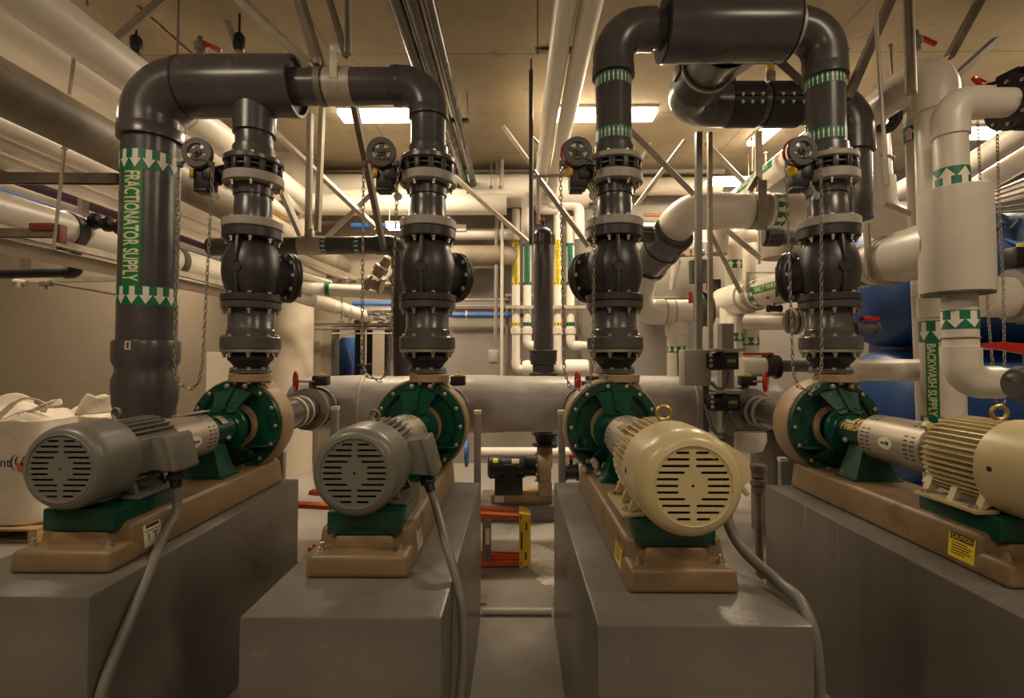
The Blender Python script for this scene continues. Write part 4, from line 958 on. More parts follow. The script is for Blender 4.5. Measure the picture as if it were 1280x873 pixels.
# long white pipe low at the back and blue ended coupling
o = pipe('low_pipe', 'white horizontal pipe low behind the small black motor', 'pipe', [(600, 568, 6.2), (740, 568, 6.2)], .085, 'white', elbow=False)
b = MB(); x = P(594, 568, 6.2).x
for dx in (-.12, .0): b.disc((x + dx, 6.2, P(645, 568, 6.2).z), (1, 0, 0), .16, .03, 24)
tag(b.build('pipe_flange', 'blue_pipe'), 'pair of blue flanges on the low white pipe at the back', 'flange')
o = pipe('drain_pipe', 'thin blue pipe end hanging behind the small tan pump', 'pipe', [(693, 540, 5.9), (693, 560, 5.9)], .03, 'blue_pipe', elbow=False)
def lever_valve(label, c, axis, r, L_, hm='red', body='black', lift=.08):
    """small ball or butterfly valve with a long lever handle"""
    c = V(c); a = V(axis).normalized(); t = thing('lever_valve', label, 'valve', c)
    b = MB(); b.lathe(c - a * .07, a, [(0, .0), (0, r * 1.2), (.02, r * 1.2), (.02, r), (.12, r), (.12, r * 1.2), (.14, r * 1.2), (.14, 0)], 28); b.cyl(c, c + up * (r + lift * .7), r * .22, 12); b.build('body', body, t)
    b = MB(); h = c + up * (r + lift); b.box(h, (.05, .05, .03), bev=.006); b.hull([h + V((sx, sy, sz)) for sx, hw, hh in ((0, .022, .012), (L_, .016, .010)) for sy in (-hw, hw) for sz in (-hh, hh)]); b.build('handle', hm, t); return t
lever_valve('black valve with red lever beside the small tan pump', P(714, 590, 5.0), (1, 0, 0), .075, .17)
lever_valve('small grey sampling valve with red handle on the far right riser', P(1083, 411, 3.05), (1, 0, 0), .030, .07, body='pvc', lift=.03)

# ================================================================ bags on pallets
def pallet(label, c, sx, sy):
    t = thing('pallet', label, 'pallet', (c[0], c[1], 0), 'wooden pallets')
    for k in range(7): b = MB(); b.box((c[0], c[1] - sy / 2 + .05 + k * (sy - .1) / 6, .13), (sx, .11, .022), bev=.003); b.build('board', 'wood', t)
    for k in range(3): b = MB(); b.box((c[0] - sx / 2 + .05 + k * (sx - .1) / 2, c[1], .06), (.09, sy, .12), bev=.004); b.build('stringer', 'wood', t)
def bag(label, c, sx, sy, z0, h, seed, logo=False):
    rnd = random.Random(seed); t = thing('bulk_bag', label, 'bag', (c[0], c[1], z0), 'white bulk bags'); bm = bmesh.new(); bmesh.ops.create_cube(bm, size=1); bmesh.ops.subdivide_edges(bm, edges=bm.edges[:], cuts=11, use_grid_fill=True)
    for v in bm.verts:
        x, y, z = v.co * 2; w = 1 + .07 * (1 - z * z); kx = 1 - .16 * abs(y) ** 6; ky = 1 - .16 * abs(x) ** 6
        dz = 0
        if z > .9: dz = -.10 * (abs(x) ** 3 + abs(y) ** 3) + .07 * math.sin(5 * x + seed) * math.cos(4 * y) + rnd.uniform(-.02, .02)
        v.co = V((c[0] + x * sx / 2 * w * kx, c[1] + y * sy / 2 * w * ky, z0 + h * (z + 1) / 2 + dz)) + V((math.sin(z * 9 + x * 3 + seed), math.cos(z * 8 + y * 4), 0)) * .007 * (1 - logo * .5)
    b = MB(); b.merge(bm, Matrix(), 0); ob = b.build('sack', 'bag', t, ang=80); ob.modifiers.new('s', 'SUBSURF').levels = 1; ob.modifiers['s'].render_levels = 1
    return t
def flap(t, pts, w, seed, name='lifting_loop'):
    """a soft strap: ribbon with thickness bent through pts"""
    P3 = round_path(pts, .12, 5); b = MB(); rnd = random.Random(seed)
    for i in range(len(P3) - 1): b.beam(P3[i], P3[i + 1] + (P3[i + 1] - P3[i]).normalized() * .01, w, .012, (0, .4, 1), bev=.004)
    return b.build(name, 'bag', t, ang=80)
def sheet(t, grid, name='neck_cloth'):
    """crumpled cloth from a grid of points"""
    b = MB(); vs = [[b.bm.verts.new(p) for p in row] for row in grid]
    for i in range(len(vs) - 1):
        for j in range(len(vs[0]) - 1): b.face((vs[i][j], vs[i][j + 1], vs[i + 1][j + 1], vs[i + 1][j]))
    o = b.build(name, 'bag', t, ang=80); o.modifiers.new('s', 'SUBSURF').render_levels = 2; o.modifiers['s'].levels = 2; so = o.modifiers.new('t', 'SOLIDIFY'); so.thickness = .012; return o
Y1 = 4.75; bx = P(-12, 560, Y1).x
pallet('wooden pallet at the left edge, under the lettered white bag', (bx, Y1 + .40), 1.15, 1.0); 
zt = P(0, 512, Y1).z
t1 = bag('white bulk bag with blue lettering and orange swirl, at the left edge', (bx + .0, Y1 + .22), .98, .55, .14, zt - .14 + .0, 1, True)
zz1 = zt
def gridcloth(p0, p1, h, dy, nx=7, nz=4, seed=0, lean=0.):
    rnd = random.Random(seed); g = []
    for k in range(nz):
        v = k / (nz - 1); row = []
        for i in range(nx):
            u = i / (nx - 1); p = V(p0).lerp(V(p1), u); hh = h[i] if isinstance(h, (list, tuple)) else h
            row.append(p + V((lean * v + rnd.uniform(-.015, .015), dy * v + .05 * math.sin(6 * u + seed) * v + rnd.uniform(-.02, .02), hh * v)))
        g.append(row)
    return g
f = lambda px, py, dy: P(px, py, Y1 + dy)
sheet(t1, gridcloth(f(-40, 520, .2), f(18, 515, .2), [.12, .14, .17, .19, .20, .16, .07], .12, seed=2, lean=.05))
sheet(t1, gridcloth(f(20, 517, -.02), f(52, 512, .1), [.02, .07, .09, .11, .10, .08, .03], .10, seed=4, lean=.14))
flap(t1, [f(-10, 530, -.02), f(16, 505, .0), f(30, 497, .04), f(58, 502, .08), f(54, 515, .15)], .05, 1)
# lettering on the front of the bag: only what the frame shows of it matters, the word runs on to the left
b = MB(); yy = Y1 - .080; zl = P(16, 579, Y1 - .1).z; xo = P(21, 580, Y1 - .1).x
lt = text2d('Instant', .125, None, False); w_ = max(v.co.x for v in lt.verts); b.flat2d(move2d(lt, -w_ - .080, 0), (xo, yy, zl), (1, 0, 0), (0, 0, 1), 0); b.build('first_word', 'bag_navy', t1); b = MB()
b.flat2d(move2d(text2d('Oc', .140, None, False), .030, .022), (xo, yy, zl), (1, 0, 0), (0, 0, 1), 0); b.build('second_word', 'bag_navy', t1)
b = MB()
for (cx_, cz_, r_, a0, a1) in ((.0, .0, .085, 1.9, 4.4), (.02, .01, .06, 2.0, 4.2)):
    n = 14; b.flat2d(poly2d([[(cx_ + math.cos(a0 + (a1 - a0) * i / n) * r_, cz_ + math.sin(a0 + (a1 - a0) * i / n) * r_) for i in range(n + 1)] + [(cx_ + math.cos(a0 + (a1 - a0) * i / n) * (r_ - .016 * math.sin(pi * i / n)), cz_ + math.sin(a0 + (a1 - a0) * i / n) * (r_ - .016 * math.sin(pi * i / n))) for i in range(n - 1, 0, -1)]]), (xo, yy - .001, zl), (1, 0, 0), (0, 0, 1), 0)
b.build('swirl', 'bag_navy', t1)
b = MB()
for (cx_, cz_, r_) in ((.025, -.045, .045), (.075, -.06, .035), (.045, -.0, .03)): b.flat2d(poly2d([circle(cx_, cz_, r_, 20)]), (xo, yy - .0015, zl), (1, 0, 0), (0, 0, 1), 0)
b.build('swirl_dots', 'bag_orange', t1)
Y2 = 6.0; p = P(104, 540, Y2); pallet('wooden pallet behind the far left motor, under the plain white bag', (p.x, Y2 + .45), 1.1, 1.0)
z2 = P(104, 511, Y2).z; t2 = bag('plain white bulk bag with crumpled neck, behind the far left motor', (p.x, Y2 + .45), 1.0, .95, .14, z2 - .14, 6)
f = lambda px, py, dy: P(px, py, Y2 + dy)
sheet(t2, gridcloth(f(92, 520, -.1), f(142, 516, .0), [.26, .26, .20, .19, .24, .25, .20], .05, seed=9, lean=.10)); sheet(t2, gridcloth(f(104, 520, .15), f(148, 512, .2), [.2, .22, .24, .18, .22, .26, .2], .08, seed=12))
# bright board behind the first pump
b = MB(); p = P(266, 440, 7.3); q = P(294, 610, 7.3); b.box(((p.x + q.x) / 2, 7.3, (p.z) / 2), (abs(P(256, 440, 7.3).x - P(300, 440, 7.3).x), .05, p.z), bev=.008); tag(b.build('white_board', 'white'), 'white upright panel against the back, left of the far left pump', 'panel')
b = MB(); b.box(((OX0 - .38), YB - .02, 1.12), (.02 + .36, .04, 2.24), bev=.004); 
o = b.build('wall_panel', 'block_beige'); tag(o, 'pale block panel standing left of the doorway', 'panel')
b = MB(); b.box((OX0 - .40, YB - .055, 2.03), (.10, .03, .035), bev=.004); tag(b.build('wall_sign', 'dark_steel'), 'small dark plate high on the pale panel left of the doorway', 'plate')

# ================================================================ through the doorway
def barrel(label, x, y, r, h, m='blue'):
    b = MB(); b.lathe((x, y, 0), up, [(0, 0), (0, r * .96), (.03, r), (h * .32, r), (h * .33, r * 1.03), (h * .35, r), (h * .66, r), (h * .67, r * 1.03), (h * .69, r), (h * .8, r), (h, r * .55), (h, 0)], 36); return tag(b.build('water_tank', m), label, 'tank', 'blue tanks past the doorway')
barrel('blue tank just past the doorway, left of the two', P(423, 440, 9.6).x, 9.6, .28, 2.0); barrel('lighter blue tank past the doorway, right of the two', P(436, 440, 10.6).x, 10.6, .30, 2.15, 'blue_pipe')
for q, w, y, lb in ((447, .16, 9.2, 'thin dark post past the doorway, left of the pair'), (455, .07, 9.1, 'slim pale pipe past the doorway between the dark posts'), (462, .17, 9.3, 'thin dark post past the doorway, right of the pair')):
    x = P(q, 440, y).x; b = MB(); b.cyl((x, y, 0), (x, y, 2.6), w / 4 if w < .1 else w / 3.2, 16); tag(b.build('standpipe', 'black' if w > .1 else 'bare_pipe'), lb, 'pipe')
b = MB(); p = P(485, 440, 8.7); b.box((p.x + .09, 8.75, 1.25), (.32, .06, 2.5), bev=.006); tag(b.build('steel_plate', 'dark_steel'), 'dark grey steel panel at the right side of the doorway', 'panel')
b = MB(); p0 = P(452, 459, 8.95); b.cyl((p0.x - .06, 8.95, p0.z), (p0.x + .17, 8.95, p0.z), .045, 14); b.disc((p0.x + .14, 8.95, p0.z), (1, 0, 0), .07, .03, 16); tag(b.build('pipe_valve', 'black'), 'dark flanged valve across the posts past the doorway', 'valve')
# ================================================================ left pipe bank running towards the back wall
def along(name, label, X_, Z_, r, m, y0=1.2, y1=8.15, group='pipes running back along the left', cat='pipe'):
    b = MB(); b.cyl((X_, y0, Z_), (X_, y1, Z_), r, 32); return tag(b.build(name, m), label, cat, group)
def polar(ang, D): return -D * math.cos(R(ang)), CAMZ + D * math.sin(R(ang))
x1_, z1_ = polar(36.3, 3.9)
b = MB(); yk = 7.45; b.tube([(x1_, 1.2, z1_), (x1_, yk, z1_), (x1_ + 3.0, yk, z1_)], .158, 32, 0, True, .26, 10); o = tag(b.build('insulated_pipe', 'white_jacket'), 'top white pipe of the left bank, turning right along the back wall', 'pipe', 'pipes running back along the left')
for yy in (4.6, 6.3): collar(o, (x1_, yy, z1_), (0, 1, 0), .163, .03, 'white', 'jacket_band')
for ang, D, r, nm, m, lb in ((33.3, 4.45, .155, 'insulated_pipe', 'white_jacket', 'second white pipe from the top of the left bank'), (30.7, 4.95, .15, 'insulated_pipe', 'white_jacket', 'third white pipe of the left bank, just over the stained bare pipe'),
        (27.6, 3.25, .152, 'bare_pipe', 'bare_pipe', 'fat stained bare pipe of the left bank with rusty streaks'), (24.4, 4.0, .075, 'white_pipe', 'white', 'upper of three thin white pipes under the stained pipe'),
        (22.6, 4.1, .062, 'white_pipe', 'white', 'middle of three thin white pipes under the stained pipe'), (20.9, 4.2, .068, 'white_pipe', 'white', 'lower of three thin white pipes under the stained pipe'),
        (19.8, 4.8, .075, 'purple_pipe', 'purple', 'dark purple pipe on the left, below the thin white pipes'), (18.3, 5.3, .13, 'insulated_pipe', 'white_jacket', 'white pipe between the purple and the thin blue pipe at left'),
        (17.6, 4.55, .036, 'blue_pipe', 'blue_pipe', 'thin blue pipe on the left, over the low white pipe'), (15.6, 4.05, .158, 'white_pipe', 'white', 'low white pipe at left, resting on the red clamped hanger'),
        (12.2, 4.1, .062, 'white_pipe', 'offwhite', 'lowest thin white pipe at left, under the steel rail')):
    X_, Z_ = polar(ang, D); o = along(nm, lb, X_, Z_, r, m)
    if nm == 'bare_pipe': collar(o, (X_, 3.9, Z_), (0, 1, 0), r + .006, .05, 'bare_pipe', 'weld_band')
    if 'red clamped' in lb:
        for yy, h in ((3.0, .12), (4.25, .10), (5.6, .10)): collar(o, (X_, yy, Z_), (0, 1, 0), r + .014, h, 'dark_steel', 'coupling')
x_, z_ = polar(13.9, 3.9); b = MB(); b.channel((x_, 1.4, z_), (x_, 7.6, z_), .05, .06, .005, (0, 0, -1)); tag(b.build('steel_rail', 'galv'), 'long steel rail under the low white pipe at left', 'rail')
strut('wide cross strut under the thin white pipes, top left', (-90, 222, 3.72), (150, 224, 3.72), .06, 'galv_dark', (0, 0, -1), h=.075)
strut('cross strut with red ended clamp, left of the labelled pipe', (-80, 291, 3.5), (76, 292, 3.5), .05, 'galv_dark', (0, 0, -1), h=.06)
b = MB(); p = P(58, 285, 3.5); b.box(p + V((0, -.02, .0)), (.17, .05, .05), bev=.004); b.box(P(77, 293, 3.5), (.03, .06, .13), bev=.004); tag(b.build('pipe_clamp', 'red_dull'), 'reddish clamp on the cross strut left of the labelled pipe', 'clamp')
rod('threaded rod hanging left of the labelled pipe, down to the red ended clamp', (81, 183, 3.46), (67, 312, 3.46), .011, 'galv')
rod('hanger rod between the big white pipes at upper left', (94, 58, 3.6), (87, 118, 3.6), .012, 'galv')
strut('short drop strut on the cross strut at far left', (105, 234, 4.6), (104, 270, 4.6), .06, 'galv_dark')
strut('grey post under the low pipes at far left', (31, 318, 5.2), (31, 342, 5.2), .07, 'galv_dark')
o = pipe('drain_pipe', 'black drain pipe with elbow at left, below the steel rail', 'pipe', [(-60, 344, 4.9), (95, 341, 4.9), (95, 312, 4.9)], .045, 'black', 1.2, em='black', sock=1.3)
strut('light strut running across under the black drain pipe at left', (22, 351, 5.6), (150, 349, 5.6), .05, 'galv', (0, 0, -1))
rod('thin sloping rod under the black drain pipe at left', (60, 353, 5.5), (150, 369, 5.5), .014, 'galv_dark')
b = MB(); p = P(58, 355, 5.45); b.box(p, (.12, .06, .05), bev=.006); b.cyl(p, p - V((0, 0, .06)), .012, 8); tag(b.build('beam_clamp', 'galv_dark'), 'dark beam clamp under the black drain pipe, nearer the labelled pipe', 'clamp', 'beam clamps')
b = MB(); b.cyl(P(18, 352, 5.45), P(34, 354, 5.45), .03, 12); b.box(P(26, 356, 5.45), (.04, .06, .07), bev=.006); tag(b.build('beam_clamp', 'galv'), 'pale round beam clamp under the black drain pipe, nearer the left edge', 'clamp', 'beam clamps')
b = MB(); pa, pb = P(120, 276, 4.35), P(150, 284, 4.35); 
for k in range(3): q = pa.lerp(pb, k / 2); b.disc(q - V((.04, 0, 0)), (1, 0, 0), .07, .075, 20, 0, .02)
tag(b.build('grooved_coupling', 'black'), 'black grooved couplings on top of the low white pipe, left of the label', 'coupling')
# ------------------------------------------------------------- pipes between the first two risers
def pxpipe(name, label, pts, r, m, bend=1.5, elbow=True, group='pipes behind the left risers', em=None): return pipe(name, label, 'pipe', pts, r, m, bend, elbow, group, 24, em)
o = pxpipe('dark_pipe', 'dark horizontal pipe with green tapes, between the two left check valves', [(262, 309, 4.6), (501, 306, 4.6), (503, 470, 4.6)], .083, 'pvc', 1.6)
for q in (408, 449): arrow_band(o, P(q, 307, 4.6) - V((.03, 0, 0)), (1, 0, 0), (0, -1, 0), .083, .05, 12, True, .6)
def drop_clamp(px, py0, px1, Y, label, r):
    p, c = P(px, py0, Y), P(px1, 307, Y); b = MB(); b.annulus((c.x - .04, Y, c.z), (1, 0, 0), r, r + .008, .08, 28); b.lathe((c.x - .11, Y, c.z), (1, 0, 0), [(0, r), (0, r + .004), (.22, r + .004), (.22, r)], 28, closed=True); b.box((c.x, Y - .03, c.z + r + .03), (.05, .05, .07), bev=.004); tag(b.build('clevis_hanger', 'galv'), label, 'hanger')
drop_clamp(393, 290, 389, 4.6, 'galvanized clevis round the dark taped pipe behind the left risers', .084)
strut('left of the two vertical struts between the left risers', (388, 142, 4.6), (385, 297, 4.6), .045, 'galv'); strut('right of the two vertical struts between the left risers', (403, 132, 4.6), (397, 290, 4.6), .045, 'galv')
strut('diagonal strut sloping down right from behind the far left riser', (343, 165, 5.2), (470, 285, 5.2), .05, 'galv'); strut('diagonal strut rising right, crossing behind the chains of the second riser', (408, 297, 5.3), (486, 222, 5.3), .05, 'galv')
strut('short leaning strut beside the far left butterfly valve', (352, 238, 4.7), (377, 296, 4.7), .05, 'galv')
rod('thin brown rod sloping behind the two vertical struts at left', (343, 165, 6.2), (384, 200, 6.2), .014, 'copper')
strut('dark sloping brace from the left header down to the dark taped pipe', (443, 133, 3.6), (480, 312, 4.5), .045, 'galv_dark')
o = pxpipe('white_pipe', 'white pipe with two bands, bending level behind the second riser', [(340, 352, 5.2), (400, 362, 6.0), (505, 368, 6.0)], .078, 'white', 3, False)
for q in (380, 407): 
    p = P(q, 361, 5.95); b = MB(); b.annulus((p.x, p.y, p.z), (1, .2, 0), .078, .084, .05, 24); b.build('tape_band', 'band_green', o)
o = pxpipe('white_pipe', 'jointed white pipe running away low between the left risers', [(356, 364, 5.5), (462, 397, 8.0)], .092, 'white', 1, False)
for k in range(4): p = P(356, 364, 5.5).lerp(P(462, 397, 8.0), .22 + k * .2); collar(o, p, P(462, 397, 8.0) - P(356, 364, 5.5), .097, .02, 'offwhite')
pxpipe('white_pipe', 'thin white pipe sloping under the dark taped pipe', [(365, 318, 5.2), (442, 352, 7.4)], .05, 'white', 1, False); pxpipe('white_pipe', 'second thin white pipe sloping under the dark taped pipe', [(368, 332, 5.3), (404, 345, 6.4)], .045, 'white', 1, False)
pxpipe('white_pipe', 'third thin white pipe sloping under the dark taped pipe', [(372, 343, 5.4), (412, 354, 6.4)], .04, 'white', 1, False)
strut('long sloping strut under the pipes between the left risers', (368, 318, 5.1), (444, 348, 6.9), .06, 'galv')
strut('cross strut below the sloping white pipes, left of the second riser', (340, 350, 6.9), (505, 352, 6.9), .06, 'galv_dark', (0, 0, -1))
rod('thin rod sloping over the doorway', (374, 376, 6.4), (430, 397, 7.6), .012, 'galv'); rod('hanger rod left of the second riser chains', (428, 345, 6.8), (427, 400, 6.8), .012)
for i, (y, m, r, lb) in enumerate(((404, 'bare_pipe', .03, 'rusty thin pipe over the doorway, topmost'), (411, 'conduit', .022, 'thin conduit over the doorway, just under the rusty pipe'), (417, 'white', .012, 'bright thin line pipe right above the doorway'), (380, 'blue_pipe', .035, 'blue pipe crossing high over the doorway'), (388, 'conduit', .04, 'grey conduit crossing over the doorway, under the blue pipe'))):
    pxpipe('thin_pipe', lb, [(345 if i < 2 else 415 if i == 2 else 440, y, 7.9), (505, y, 7.9)], r, m, 1, False)
b = MB(); rnd = random.Random(8)
for k in range(9):
    p = P(430 + k * 8, 395 + rnd.uniform(-4, 14), 7.75 + rnd.uniform(-.1, .1)); b.box(p, (rnd.uniform(.05, .12), .06, rnd.uniform(.03, .07)), bev=.006)
    b.cyl(p, V((p.x, YB, p.z)), .014, 8)
tag(b.build('pipe_brackets', 'dark_steel'), 'cluster of dark pipe brackets on the wall above the doorway', 'bracket', kind='stuff')
def actuator(label, p, axis):
    t = thing('control_valve', label, 'valve', p); a = V(axis).normalized(); p = V(p); b = MB(); b.lathe(p, a, [(0, 0), (0, .06), (.05, .06), (.06, .085), (.12, .085), (.14, .06), (.24, .06), (.26, .04), (.26, 0)], 24); b.build('actuator', 'bare_pipe', t)
    b = MB(); b.lathe(p - a * .02 - V((.09, 0, .06)), (1, 0, -.3), [(0, 0), (0, .09), (.03, .09), (.03, .06), (.15, .06), (.15, .09), (.18, .09), (.18, 0)], 24); b.build('body', 'bare_pipe', t)
actuator('brown steel control valve hanging left of the second check valve', P(470, 345, 5.6), (.6, -.1, .8)); actuator('rusty control valve partly behind the second check valve', P(488, 350, 5.9), (.75, -.1, .4))
o = pxpipe('blue_pipe', 'blue pipe crossing behind the chains of the second riser', [(440, 282, 7.6), (500, 282, 7.6)], .05, 'blue_pipe', 1, False)
for pts, r, lb, m, cols in (([(300, 205, 5.4), (372, 262, 7.3)], .12, 'white pipe with green label, sloping behind the far left riser', 'white_jacket', 'band_green'), ([(300, 232, 5.3), (358, 268, 7.2)], .10, 'white pipe with yellow label, lower behind the far left riser', 'white_jacket', 'label_yellow')):
    o = pxpipe('insulated_pipe', lb, pts, r, m, 1, False); a_, b_ = P(*pts[0]), P(*pts[1]); d = (b_ - a_); b = MB(); b.wrap2d(rect2d(-.05, d.length * .55, .05, d.length * .95), a_, d, (.3, -.2, -1), r + .002, 0); b.build('pipe_label', cols, o)
# ------------------------------------------------------------- along the back wall
o = pxpipe('insulated_duct', 'fat white insulated pipe high along the back wall', [(330, 239, 7.85), (735, 239, 7.85)], .262, 'white_jacket', 1, False, group='pipes along the back wall')
GB = 'pipes along the back wall'
o = pxpipe('white_pipe', 'white pipe with green label, elbowing down to the labelled drops', [(430, 243, 7.45), (658, 243, 7.45), (658, 286, 7.45), (659, 300, 7.88)], .075, 'white_jacket', 1.6, True, GB)
b = MB(); p = P(556, 243, 7.45); q = P(587, 243, 7.45); b.wrap2d(rect2d(-.055, 0, .0, q.x - p.x), p, (1, 0, 0), (0, -.5, -.9), .077, 0); b.build('pipe_label', 'band_green', o)
b = MB(); b.annulus(P(584, 243, 7.45), (1, 0, 0), .075, .079, .035, 24); b.build('tape_band', 'band_green', o)
for k, y in enumerate((256, 264)):
    o = pxpipe('white_pipe', ('upper' if k == 0 else 'lower') + ' of two thin white pipes with yellow labels, behind the second riser', [(440, y, 7.6), (601, y, 7.6), (601, y, 8.19)], .042, 'white_jacket', 1.3, False, GB); b = MB(); p = P(556, y, 7.6); q = P(597, y, 7.6)
    b.wrap2d(rect2d(-.04, 0, .0, q.x - p.x), p, (1, 0, 0), (0, -.5, -.9), .044, 0); b.build('pipe_label', 'label_yellow', o)
o = pxpipe('silver_pipe', 'silvery pipe level on the wall right of the second check valve', [(545, 320, 7.75), (636, 320, 7.75), (636, 320, 8.19)], .165, 'bare_pipe', 1.2, False, GB); pxpipe('white_pipe', 'white pipe on the wall over the silvery pipe', [(545, 293, 7.8), (640, 293, 7.8)], .09, 'white_jacket', 1, False, GB)
b = MB(); b.box(P(576, 285, 7.7), (.17, .05, .10), bev=.004); tag(b.build('wall_box', 'arrow_white'), 'small white box standing on the white pipe right of the second riser', 'box')
pxpipe('thin_pipe', 'white conduit right under the ceiling along the back wall', [(355, 213, 8.05), (905, 214, 8.05)], .05, 'offwhite', 1, False, GB)
pxpipe('thin_pipe', 'thin grey conduit on the wall beside the check valve, upper', [(560, 375, 8.05), (655, 375, 8.05)], .02, 'conduit', 1, False, GB); pxpipe('thin_pipe', 'thin grey conduit on the wall beside the check valve, lower', [(560, 383, 8.05), (655, 383, 8.05)], .016, 'conduit', 1, False, GB)
o = pxpipe('blue_pipe', 'bright blue pipe on the wall right of the second check valve', [(556, 394, 8.0), (657, 394, 8.0)], .035, 'blue_pipe', 1, False, GB)
b = MB(); p = P(582, 394, 8.0); b.annulus(p, (1, 0, 0), .034, .05, .03, 16); b.box(p + V((.01, 0, .06)), (.03, .03, .03)); b.box(p + V((.01, 0, -.06)), (.03, .03, .03)); b.build('clamp', 'galv', o)
pxpipe('conduit', 'grey vertical conduit left of the labelled drops, down to the wall box', [(622, 190, 7.7), (619, 440, 7.7)], .028, 'conduit', 1, False, GB); pxpipe('conduit', 'pale vertical pipe just right of the grey vertical conduit', [(628, 186, 7.6), (627, 470, 7.6)], .024, 'offwhite', 1, False, GB)
b = MB(); b.box(P(617, 446, 7.7), (.16, .10, .22), bev=.01); b.box(P(617, 446, 7.64), (.12, .02, .17), bev=.006); tag(b.build('junction_box', 'box_grey'), 'grey wall box at the foot of the grey vertical conduit', 'box')
b = MB()
for x in (614, 625): p = P(x, 236, 7.5); b.box(p, (.05, .06, .09), bev=.01); b.cyl(p, P(x, 190, 7.5), .008, 6)
b.box(P(619, 192, 7.5), (.08, .06, .08), bev=.01); tag(b.build('cable_fittings', 'galv_dark'), 'small dark fittings on rods beside the pale vertical pipe', 'fitting')
# the four labelled drops
def drop(label, px, ytop, ylab, txt, m, fill, r=.066, elbow_px=None, tee=False):
    Y = 7.9; ps = [(px, ytop, Y), (px, 462 if not tee else 432, Y)] + ([(elbow_px, 462 if not tee else 432, Y)] if elbow_px else [])
    o = pipe('labelled_pipe', label, 'pipe', ps, r, 'white_jacket', 1.3, True, 'labelled vertical pipes', 20)
    p = P(px, 400, Y); z0, z1 = P(645, ylab[1], Y).z, P(645, ylab[0], Y).z
    b = MB(); b.wrap2d(rect2d(-.055, z0, .055, z1), (p.x, Y, 0), up, (0, -1, 0), r + .002, 0, du=.012)
    for zz in (z0, z1 - .05): b.wrap2d(rect2d(-pi * r, zz, pi * r, zz + .05), (p.x, Y, 0), up, (0, -1, 0), r + .003, 0, du=.02)
    for zz in (z0 + .012, z1 - .038):
        for u in (-.055, 0, .055): b.wrap2d(rect2d(u - .010, zz, u + .010, zz + .028), (p.x, Y, 0), up, (0, -1, 0), r + .004, 1)
    b.wrap2d(move2d(rot2d(text2d(txt, .08, (z1 - z0) * .86), pi / 2), 0, (z0 + z1) / 2), (p.x, Y, 0), up, (0, -1, 0), r + .0045, 1, du=.012); b.build('pipe_label', [fill, 'ink'], o)
    z2 = P(645, 408, Y).z; b = MB(); b.wrap2d(rect2d(-pi * r, z2, pi * r, z2 + .06), (p.x, Y, 0), up, (0, -1, 0), r + .003, 0, du=.02)
    for u in (-.055, 0, .055): b.wrap2d(rect2d(u - .011, z2 + .014, u + .011, z2 + .046), (p.x, Y, 0), up, (0, -1, 0), r + .004, 1)
    b.build('tape_band', [fill, 'ink'], o)
    collar(o, (p.x, Y, P(645, 414, Y).z), up, r * 1.28, .10, 'white', 'insulation_end')
    return o
drop('white vertical pipe with yellow heating return label, leftmost of the four', 645, 262, (301, 357), 'HEATING HOT WATER RET', 'white_jacket', 'label_yellow', elbow_px=664)
drop('white vertical pipe with green label, left of the dark capped riser', 659, 285, (305, 357), 'COLD WATER RET', 'white_jacket', 'band_green', elbow_px=672, tee=True)
drop('white vertical pipe with yellow heating supply label, right of the dark capped riser', 697, 262, (301, 357), 'HEATING HOT WATER SUP', 'white_jacket', 'label_yellow', elbow_px=712)
drop('white vertical pipe with green label behind a chain, rightmost of the four', 713, 272, (305, 357), 'COLD WATER SUP', 'white_jacket', 'band_green', elbow_px=735, tee=True)
b = MB(); a_, c_ = P(653, 460, 7.7), P(674, 460, 7.7); b.lathe(a_, c_ - a_, [(0, 0), (0, .10), (.06, .12), (.2, .12), (.22, .1), (.27, .1), (.27, 0)], 28); tag(b.build('insulated_fitting', 'white_jacket'), 'fat white fitting left of the dark capped riser, over the wrapped pipe', 'fitting')
b = MB(); a_ = P(706, 460, 7.7); b.lathe(a_, (1, 0, 0), [(0, 0), (0, .115), (.02, .13), (.34, .13), (.36, .115), (.36, 0)], 28); tag(b.build('insulated_fitting', 'white_jacket'), 'fat white fitting right of the dark capped riser, over the wrapped pipe', 'fitting')
strut('upper pipe rack rail behind the labelled vertical pipes', (632, 369, 8.02), (732, 369, 8.02), .04, 'galv', (0, 0, 1)); strut('lower pipe rack rail behind the labelled vertical pipes', (632, 384, 7.8), (732, 384, 7.8), .05, 'galv', (0, 0, 1))
for q, lb in ((634, 'perforated upright strut left of the labelled pipes'), (671, 'perforated upright strut left of the dark capped riser'), (725, 'perforated upright strut right of the labelled pipes')): strut(lb, (q, 368, 8.1), (q, 470, 8.1), .045, 'galv_dark')
